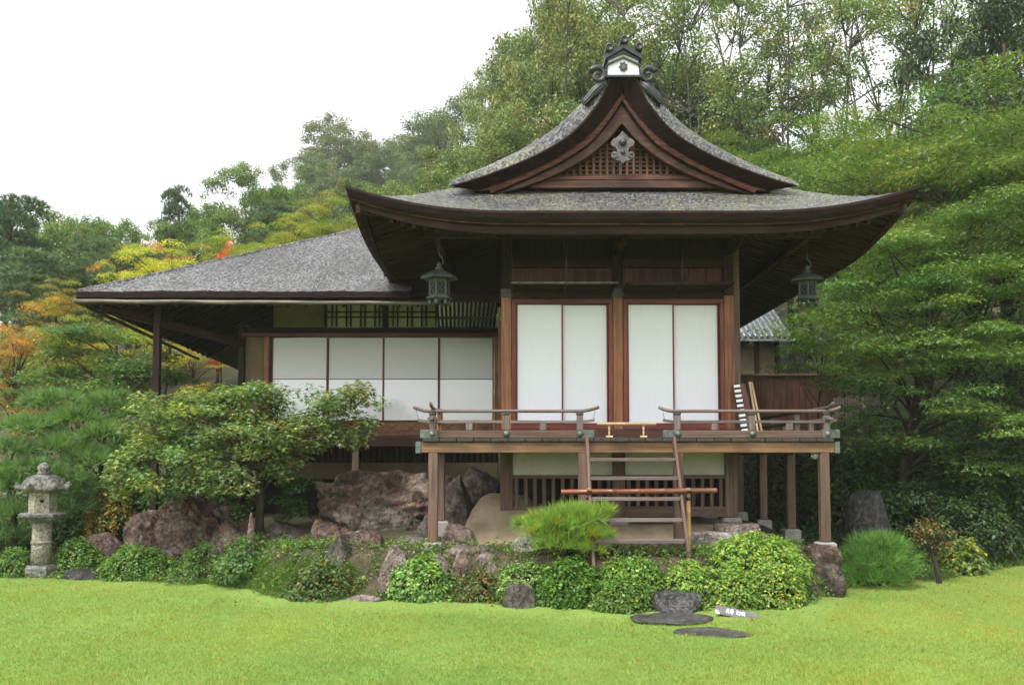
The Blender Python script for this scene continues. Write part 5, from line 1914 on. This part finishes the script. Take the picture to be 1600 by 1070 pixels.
BR = (.105, .185, .03)
shrub('shrub', 'round glossy azalea at the lawn edge right of the stone lantern', 150, 258, 852, 907, (.075, .15, .026), 101, 3000, lump=.2)
shrub('shrub', 'dark little shrub at the foot of the stone lantern, on its open side', -10, 45, 858, 903, (.07, .135, .028), 102, 1800)
shrub('shrub', 'low green shrub between stone lantern and flat reddish stone', 78, 150, 845, 890, (.075, .145, .03), 103, 2000)
shrub('shrub', 'loose shrub with fresh shoots below the red boulder', 205, 275, 825, 870, (.075, .14, .03), 104, 1800)
shrub('shrub', 'yellow tinged shrub behind the stone lantern', 130, 205, 765, 830, (.14, .155, .03), 105, 2200, accent=(1.9, .9, .5), acc_p=.15, d=15.6)
shrub('shrub', 'broad low ground shrub under the maple trunk', 255, 345, 856, 903, (.055, .105, .022), 106, 2600, lump=.5, depth=.9, size=.034)
shrub('shrub', 'leafy ground shrub between maple trunk and grassy bank', 335, 420, 845, 903, (.06, .115, .026), 107, 2600, lump=.5, depth=.8, size=.05)
shrub('shrub', 'sprawling dark leaved shrub with reddish stems at the lawn edge', 440, 562, 878, 938, (.065, .115, .028), 108, 3400, accent=(1.9, 1.0, .6), acc_p=.14, lump=.3)
shrub('shrub', 'leggy pale green shrub hiding the pointed grey stone', 606, 712, 876, 938, (.10, .18, .04), 109, 3000, .05, lump=.28)
shrub('shrub', 'thin mixed shrub with dry reddish twigs at the lawn edge', 712, 790, 892, 940, (.085, .115, .035), 110, 1100, .036, accent=(1.9, .8, .45), acc_p=.12, lump=.35)
shrub('shrub', 'pale green small leaved shrub beside the mossy round stone', 775, 872, 882, 930, (.11, .175, .05), 111, 2400, .036)
shrub('shrub', 'large glossy deep green azalea below the dwarf pine', 836, 952, 876, 945, (.075, .165, .022), 112, 4000, .045)
shrub('shrub', 'dense rounded small leaved azalea beside the stepping stones', 926, 1026, 908, 960, (.08, .145, .028), 113, 3800, .034)
shrub('shrub', 'light green shrub behind the rounded azalea', 938, 1040, 876, 918, (.10, .18, .028), 114, 2600, .04)
shrub('shrub', 'light green azalea at the foot of the ladder', 1040, 1122, 880, 925, (.115, .185, .032), 115, 2600, .038)
shrub('shrub', 'big domed bright azalea under the right half of the veranda', 1106, 1275, 838, 905, (.11, .18, .03), 116, 6000, .04)
shrub('shrub', 'yellow flecked azalea beside the stone step and sign', 1102, 1195, 893, 950, (.095, .155, .028), 117, 3200, .04, accent=(1.9, 1.4, .7), acc_p=.09)
shrub('shrub', 'yellow flecked azalea standing right behind the sign', 1168, 1262, 884, 950, (.10, .155, .028), 118, 3400, .04, accent=(1.9, 1.4, .7), acc_p=.10)
shrub('shrub', 'lobed shrub with yellowing leaves beside the small grafted tree', 1478, 1545, 846, 900, (.10, .16, .035), 119, 1500, .06, accent=(2.3, 1.5, .6), acc_p=.14, lump=.3)
HG = 'clipped green hedge shrub along the right edge of the lawn'
for i, (a, b, t_, bs) in enumerate(((1490, 1570, 812, 878), (1545, 1625, 800, 872), (1600, 1690, 795, 866), (1450, 1520, 822, 872))):
    shrub('hedge_shrub', HG, a, b, t_, bs, (.08, .15, .03), 130 + i, 3400, .05, group='hedge shrubs at the right')
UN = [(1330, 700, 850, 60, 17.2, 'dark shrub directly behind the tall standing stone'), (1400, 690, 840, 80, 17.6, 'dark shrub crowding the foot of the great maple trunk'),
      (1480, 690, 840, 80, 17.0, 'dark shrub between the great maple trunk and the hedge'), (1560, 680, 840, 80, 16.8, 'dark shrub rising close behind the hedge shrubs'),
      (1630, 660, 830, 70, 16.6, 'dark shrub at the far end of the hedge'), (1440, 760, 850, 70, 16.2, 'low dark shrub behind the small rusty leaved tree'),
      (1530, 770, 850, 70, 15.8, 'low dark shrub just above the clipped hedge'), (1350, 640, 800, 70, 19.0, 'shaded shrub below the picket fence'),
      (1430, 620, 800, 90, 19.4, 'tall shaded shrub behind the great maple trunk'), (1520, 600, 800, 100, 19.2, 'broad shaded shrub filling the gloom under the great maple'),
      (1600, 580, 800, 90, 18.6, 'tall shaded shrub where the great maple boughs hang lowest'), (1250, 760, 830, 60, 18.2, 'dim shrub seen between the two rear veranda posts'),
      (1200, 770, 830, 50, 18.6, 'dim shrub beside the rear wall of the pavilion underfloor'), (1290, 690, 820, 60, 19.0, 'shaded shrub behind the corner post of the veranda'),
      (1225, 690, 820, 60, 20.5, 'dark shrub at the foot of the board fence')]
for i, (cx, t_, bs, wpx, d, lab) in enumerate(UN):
    shrub('understorey_shrub', lab, cx - wpx, cx + wpx, t_, bs, (.030, .056, .017), 150 + i, 6500, .062, d=d, group='understorey shrubs', lump=.4, cat='shrub', up=.8)  # leaf colour kept dark to carry the shade under the maples
LB = 'green undergrowth shrub between the garden pines and the boulders'
for i, (cx, t_, bs, wpx, d) in enumerate(((190, 745, 835, 45, 16.2), (230, 760, 840, 40, 16.0), (60, 800, 890, 50, 16.0), (120, 800, 870, 45, 15.8), (260, 640, 780, 60, 18.5), (160, 660, 800, 70, 18.0), (40, 640, 800, 70, 18.0), (300, 600, 760, 60, 20.5))):
    shrub('undergrowth_shrub', LB, cx - wpx, cx + wpx, t_, bs, (.055, .11, .028), 180 + i, 2600, .06, d=d, group='left undergrowth', lump=.35, up=.7)
# small grafted tree with rusty leaves
gt = ground_at(1468, 913, 9)
hero('small_tree', 'small crooked tree with rusty tipped leaves standing on the lawn edge', gt, P(1458, 845, gt.y), [(1455, 835, 26, 12, gt.y, .25), (1435, 845, 16, 8, gt.y, .15), (1475, 845, 16, 10, gt.y, .15), (1462, 818, 14, 9, gt.y, .12), (1448, 825, 22, 10, gt.y, .2), (1478, 832, 14, 10, gt.y, .15)],
     (.12, .13, .05), 110, 34, .05, T_LEAF, .05, 9, (.12, .09), (2.2, .95, .5), .12, .5)

# ------------------------------------------------------------------ rocks
def rock(label, px0, px1, py0, py1, d, mat, seed, depth=None, cuts=12, rgh=.10, strata=0.0, sub=4, point=0.0, parent=None, rot=None, name='boulder', cat='rock', group=None, tilt=0.0, flat=None):
    rng = np.random.default_rng(seed)
    a, b = P(px0, (py0 + py1) / 2, d), P(px1, (py0 + py1) / 2, d)
    w_ = b.x - a.x
    zt_, zb_ = ZY(py0, d), ZY(py1, d)
    h_ = zt_ - zb_
    dp = depth or w_ * .75
    bm = bmesh.new()
    bmesh.ops.create_icosphere(bm, subdivisions=sub, radius=1)
    pl = [(Vector(rng.normal(size=3)).normalized(), rng.uniform(.58, .85)) for _ in range(cuts)]
    if flat: pl.append((Vector((0, 0, 1)), flat))
    so = Vector((seed * 3.1, seed * 1.7, seed))
    for v in bm.verts:
        c = v.co
        for n_, o_ in pl:
            e = c.dot(n_) - o_
            if e > 0: c -= n_ * e * .92
        if point: 
            k = 1 - point * max(0, c.z + .2)
            c.x *= k; c.y *= k
        q = c * 1.4 + so
        dsp = rgh * (mnoise.noise(q) + .6 * mnoise.noise(q * 2.3) + .38 * mnoise.noise(q * 5.1) + .25 * mnoise.noise(q * 10.3) + (.16 * mnoise.noise(q * 21) if sub > 4 else 0))
        if strata:
            zz = c.z * 7 + 1.1 * c.x + 1.4 * mnoise.noise(q * 1.6)
            dsp += strata * (abs((zz % 1.0) - .5) - .25) * (1 + .8 * mnoise.noise(q * 3))
        v.co = c + c.normalized() * dsp
    cs = np.array([v.co for v in bm.verts])
    mn, mx = cs.min(0), cs.max(0)
    ctr = (mn + mx) / 2
    for v in bm.verts:
        v.co = Vector(((v.co.x - ctr[0]) / (mx[0] - mn[0]) * w_, (v.co.y - ctr[1]) / (mx[1] - mn[1]) * dp, (v.co.z - mn[2]) / (mx[2] - mn[2]) * (h_ * 1.8) - h_ * .8))
    me = bpy.data.meshes.new('rock')
    bm.to_mesh(me)
    bm.free()
    me.materials.append(mat)
    if sub > 3: me.polygons.foreach_set('use_smooth', [True] * len(me.polygons))
    M = Matrix.Translation(((a.x + b.x) / 2, d + dp * .35, zb_)) @ Matrix.Rotation(tilt, 4, 'Y')
    o = link(name, me, None, None, M)
    tag(o, label, cat, group)
    return o

rock('great layered red brown rock face under the wing floor', 478, 740, 733, 850, 15.1, M_STONE_R, 201, 1.3, 14, .15, .14, 6, flat=.6)
rock('long slanting brown rock below the layered red rock face', 510, 672, 786, 862, 14.7, M_STONE_B, 202, .8, 14, .15, .12, 6, tilt=-.06)
rock('dark rounded boulder between the veranda post and the earthen plinth', 672, 742, 742, 832, 14.3, M_STONE_B, 203, .9, 10, .10, .05, 5)
rock('dark rock wedged at the back under the veranda', 715, 792, 728, 800, 15.0, M_STONE_B, 204, .8, 12, .12, .08, 4)
rock('large slanting red brown outcrop under the maple', 205, 396, 772, 870, 14.9, M_STONE_R, 205, 1.4, 14, .17, .16, 6, tilt=.12)
rock('broken red block leaning on the slanting outcrop beside the maple', 318, 400, 812, 868, 14.3, M_STONE_R, 243, .6, 13, .16, .12, 5)
rock('angular brown rock at the corner of the layered rock face', 640, 705, 800, 862, 14.1, M_STONE_B, 244, .6, 13, .15, .10, 5)
rock('low red rock spilling below the layered rock face', 478, 560, 812, 866, 14.0, M_STONE_R, 245, .6, 13, .15, .12, 5)
rock('low ridge of red stone tapering toward the stone lantern', 180, 262, 800, 858, 14.95, M_STONE_R, 206, .8, 12, .12, .12, 5, tilt=-.2)
rock('small flat reddish stone among the ground shrubs', 122, 182, 832, 862, 15.0, M_STONE_P, 207, .5, 10, .10)
rock('dark mossy rock wall behind the maple trunk', 380, 500, 815, 868, 14.6, M_STONE_B, 208, .9, 12, .13, .08, 5)
rock('narrow pinkish stone set upright beside the maple trunk', 383, 399, 800, 858, 13.6, M_STONE_P, 209, .16, 9, .08, point=.25)
rock('plum brown boulder at the foot of the corner veranda post', 681, 747, 819, 862, 12.95, M_STONE_P, 210, .5, 11, .07, 0, 5)
rock('rust red block with flat top behind the grey green stone', 515, 597, 828, 885, 12.7, M_STONE_R, 211, .7, 11, .10, .06, 5, flat=.55)
rock('grey green angular stone leaning toward the rust red block', 494, 556, 834, 895, 12.3, M_STONE_G, 212, .5, 11, .08, 0, 5, point=.2)
rock('pointed grey stone rising above the leggy shrub', 586, 646, 851, 925, 11.95, M_STONE_T, 213, .4, 11, .08, .05, 5, point=.35)
rock('broad low pale rock ledge below the slanting rock', 600, 690, 838, 865, 13.5, M_STONE_G, 214, .8, 10, .10, .1, 4)
rock('squat mottled stone in the low retaining wall under the corner post', 650, 708, 866, 905, 12.02, M_STONE_T, 215, .5, 10, .07)
rock('reddish retaining wall stone beside the squat mottled one', 702, 738, 864, 892, 12.02, M_STONE_R, 216, .4, 10, .07)
rock('long rounded retaining wall stone below the earthen plinth', 738, 800, 862, 895, 12.02, M_STONE_T, 217, .5, 10, .07)
rock('flat pale ledge stone on top of the retaining wall', 690, 775, 853, 868, 12.3, M_STONE_T, 218, .5, 9, .05, flat=.5)
rock('white veined stone beside the dwarf pine', 797, 850, 836, 868, 12.4, M_STONE_W, 219, .4, 10, .06)
rock('retaining wall stone left of the dwarf pine roots', 795, 850, 866, 895, 12.02, M_STONE_D, 220, .4, 10, .07)
WS_ = 'dark wet retaining stone behind the ladder foot'
for i, (a, b, t_, bs) in enumerate(((935, 985, 862, 892), (980, 1030, 864, 892), (1026, 1072, 862, 892), (845, 900, 866, 898), (892, 940, 866, 896))):
    rock(WS_, a, b, t_, bs, 11.95, M_STONE_D, 221 + i, .4, 10, .07, group='stones behind the ladder')
rock('wide flat paving slab under the ladder', 935, 1095, 848, 862, 12.45, M_STONE_T, 230, .6, 8, .03, flat=.45)
rock('pale cracked paving slab in front of the lattice', 1060, 1150, 832, 852, 12.75, M_STONE_W, 231, .5, 8, .03, flat=.45)
rock('broad tan paving slab right of the pavilion corner', 1120, 1195, 818, 850, 12.95, M_STONE_T, 232, .7, 8, .04, flat=.5)
rock('thick overhanging brown stone under the right veranda post', 1265, 1322, 852, 888, 12.35, M_STONE_R, 233, .6, 10, .07, flat=.6)
rock('dark squared stone below the overhanging brown stone', 1274, 1326, 878, 914, 12.25, M_STONE_B, 234, .5, 10, .06)
rock('brown retaining stone half hidden by the big domed azalea', 1085, 1130, 858, 890, 12.3, M_STONE_R, 235, .4, 10, .07)
rock('tall dark standing stone with pale streaks right of the veranda', 1322, 1398, 764, 845, 15.2, M_STONE_D, 236, .5, 9, .08, .05, 5, point=.22)
rock('low ridged grey stone at the lawn edge by the sprawling shrub', 520, 618, 930, 946, 11.7, M_STONE_T, 237, .3, 10, .10)
rock('mossy rounded stone at the lawn edge below the pale shrub', 784, 838, 914, 948, 11.3, M_STONE_G, 238, .4, 10, .07)
rock('dark rectangular stone step between the azaleas', 1018, 1104, 926, 962, 10.95, M_STONE_S, 239, .55, 9, .09, .04, 5, flat=.45, name='stone_step', cat='step')
rock('grey flat stone beside the lantern base at the lawn edge', 92, 152, 890, 908, 14.0, M_STONE_D, 240, .4, 9, .06, flat=.5)
for lab, cx, cy, rx, sd, dpt in (('larger oval stepping stone beside the stone step', 1050, 970, 66, 241, .80), ('smaller flat stepping stone sunk in the open lawn', 1114, 991, 62, 242, .56)):
    g = ground_at(cx, cy, 7)
    o = rock(lab, cx - rx, cx + rx, cy - 10, cy + 6, g.y, M_STONE_S, sd, dpt, 7, .09, flat=.35, name='stepping_stone', cat='stone')
    o.matrix_basis = Matrix.Translation((g.x, g.y, .012)) @ Matrix.Diagonal((1, 1, .35 if sd == 241 else .22, 1))

# ------------------------------------------------------------------ grass, ground cover, fallen leaves
def blades(name, label, n, ylim, hgt, wdt, colr, seed):
    rng = np.random.default_rng(seed)
    y = 6.6 + (17.5 - 6.6) * rng.random(n * 3) ** 1.25
    x = (rng.random(n * 3) * 2 - 1) * (.56 * y + .6)
    e = np.interp(x, EX, EY) + .06
    ok = (y < e)
    x, y = x[ok][:n], y[ok][:n]
    n = len(x)
    patch = .5 + .5 * np.sin(x * .9 + 1.3 * np.sin(y * .7)) * np.sin(y * 1.1 + .8 * np.sin(x * 1.3))
    fine = .5 + .5 * np.sin(x * 5.1 + 2 * np.sin(y * 3.7)) * np.sin(y * 4.3 + np.sin(x * 6.0))
    h = hgt * (.55 + .9 * rng.random(n)) * (.8 + .35 * fine)
    an = rng.random(n) * 6.283
    lean = np.stack([rng.normal(size=n) * .55, rng.normal(size=n) * .55, np.ones(n)], axis=1)
    pos = np.stack([x, y, np.full(n, .008)], axis=1)
    sd2 = np.stack([np.cos(an), np.sin(an), np.zeros(n)], axis=1) * wdt
    V = np.stack([pos - sd2, pos + sd2, pos + lean * h[:, None]], axis=1).reshape(-1, 3)
    T = np.arange(n * 3).reshape(-1, 3)
    c = np.ones((n, 3)) * np.exp(rng.normal(size=(n, 1)) * .12)
    c[:, 0] *= .78 + .45 * patch + .25 * fine
    c[:, 1] *= .92 + .14 * patch
    warm = np.clip((x - 3.0) / 4, 0, 1) * .5 * rng.random(n)      # drier turf at the right
    c[:, 0] *= 1 + warm
    dry = rng.random(n) < .03
    c[dry] *= np.array((1.9, 1.0, 1.4))
    me = mesh_from(name, V, T, np.repeat(c, 3, axis=0))
    me.materials.append(M_GRASS)
    o = link(name, me)
    o.color = c4(colr)
    tag(o, label, 'grass', kind='stuff')
blades('grass', 'short bright green lawn grass', 330000, 17, .026, .0034, (.205, .32, .062), 301)

def ground_cover(name, label, n, seed, colr, test, size, height, per=14, accent=(1.8, 1.3, .6)):
    rng = np.random.default_rng(seed)
    C = []
    while len(C) < n:
        x, y = rng.uniform(-9, 10), rng.uniform(10.8, 19)
        if test(x, y, y - edge(x), rng):
            C.append((x, y, H(x, y) + height * rng.random()))
    C = np.array(C)
    rad = np.full((n, 3), size * 1.7)
    parts = [cluster_leaves(rng, C, rad, per, size, up=.7, out=.4, jit=.5, accent=accent, acc_p=.1)]
    me = crown_mesh(name, parts, T_LEAF)
    me.materials.append(M_LEAF)
    o = link(name, me)
    o.color = c4(colr)
    tag(o, label, 'plants', kind='stuff')
def on_plinth(x, y):
    return XL - .9 < x < 4.6 and y > DV + .1
ground_cover('ground_cover', 'low leafy ground cover filling the banks between stones and shrubs', 3000, 311, (.11, .19, .045),
             lambda x, y, e, r: -.02 < e < 1.3 and not on_plinth(x, y) and r.random() < (.6 if x < -2 or x > 4.4 else .5), .04, .10)
ground_cover('undergrowth', 'dim leafy undergrowth on the shaded ground behind the garden', 3600, 312, (.045, .085, .024),
             lambda x, y, e, r: e > 1.2 and (x < -4.6 or x > 4.7), .07, .22)

def tall_grass():
    rng = np.random.default_rng(321)
    pos, ax = [], []
    while len(pos) < 900:
        x, y = rng.uniform(-4.6, 4.0), rng.uniform(11, 13.6)
        e = y - edge(x)
        if 0 <= e < .5 and ((x < -2.0) or rng.random() < .18):
            pos.append((x, y, H(x, y)))
            ax.append((rng.normal() * .3, -.35 + rng.normal() * .3, 1))
    col = np.exp(rng.normal(size=(len(pos), 1)) * .2) * np.ones((1, 3))
    V, T, c = needle_geo(rng, np.array(pos), unit(np.array(ax)), 14, .12, .007, col, .5)
    me = mesh_from('bank_grass', V, T, c)
    me.materials.append(M_GRASS)
    o = link('bank_grass', me)
    o.color = (.12, .21, .03, 1)
    tag(o, 'longer arching grass on the bank below the rocks', 'grass', kind='stuff')
tall_grass()

def litter():
    rng = np.random.default_rng(331)
    n = 900
    x = rng.uniform(-8, 9, n * 4)
    y = rng.uniform(8, 15, n * 4)
    e = y - np.interp(x, EX, EY)
    k = (e < .1) & (rng.random(n * 4) < np.exp(e * 1.1))
    x, y = x[k][:n], y[k][:n]
    pos = np.stack([x, y, np.full(len(x), .034)], axis=1)
    nr = np.tile((0, 0, 1.0), (len(x), 1)) + rng.normal(size=pos.shape) * .35
    V, T, c = leaves_geo(pos, nr, rng.normal(size=pos.shape), .03 + .02 * rng.random(len(x)), np.exp(rng.normal(size=(len(x), 3)) * np.array((.25, .35, .2))), T_LEAF)
    me = mesh_from('fallen_leaves', V, T, c)
    me.materials.append(M_LEAF)
    o = link('fallen_leaves', me)
    o.color = (.25, .14, .05, 1)
    tag(o, 'scattered brown fallen leaves on the grass', 'leaves', kind='stuff')
litter()

# ------------------------------------------------------------------ damp air
def haze():
    x0, x1, y0, y1, z0, z1 = -165, 175, -45, 245, -3.0, 95
    V = [(x, y, z) for z in (z0, z1) for y in (y0, y1) for x in (x0, x1)]
    m, nt, out = new_mat('thin_mist')
    pvn = N(nt, 'VolumePrincipled')
    pvn.inputs['Color'].default_value = (.93, .95, .97, 1)
    pvn.inputs['Density'].default_value = .0005
    nt.links.new(pvn.outputs[0], out.inputs['Volume'])
    o = pydata('haze', V, [(0, 1, 3, 2), (4, 5, 7, 6), (0, 1, 5, 4), (2, 3, 7, 6), (0, 2, 6, 4), (1, 3, 7, 5)], m)
    tag(o, 'thin grey mist in the damp air', 'mist', kind='stuff')
haze()
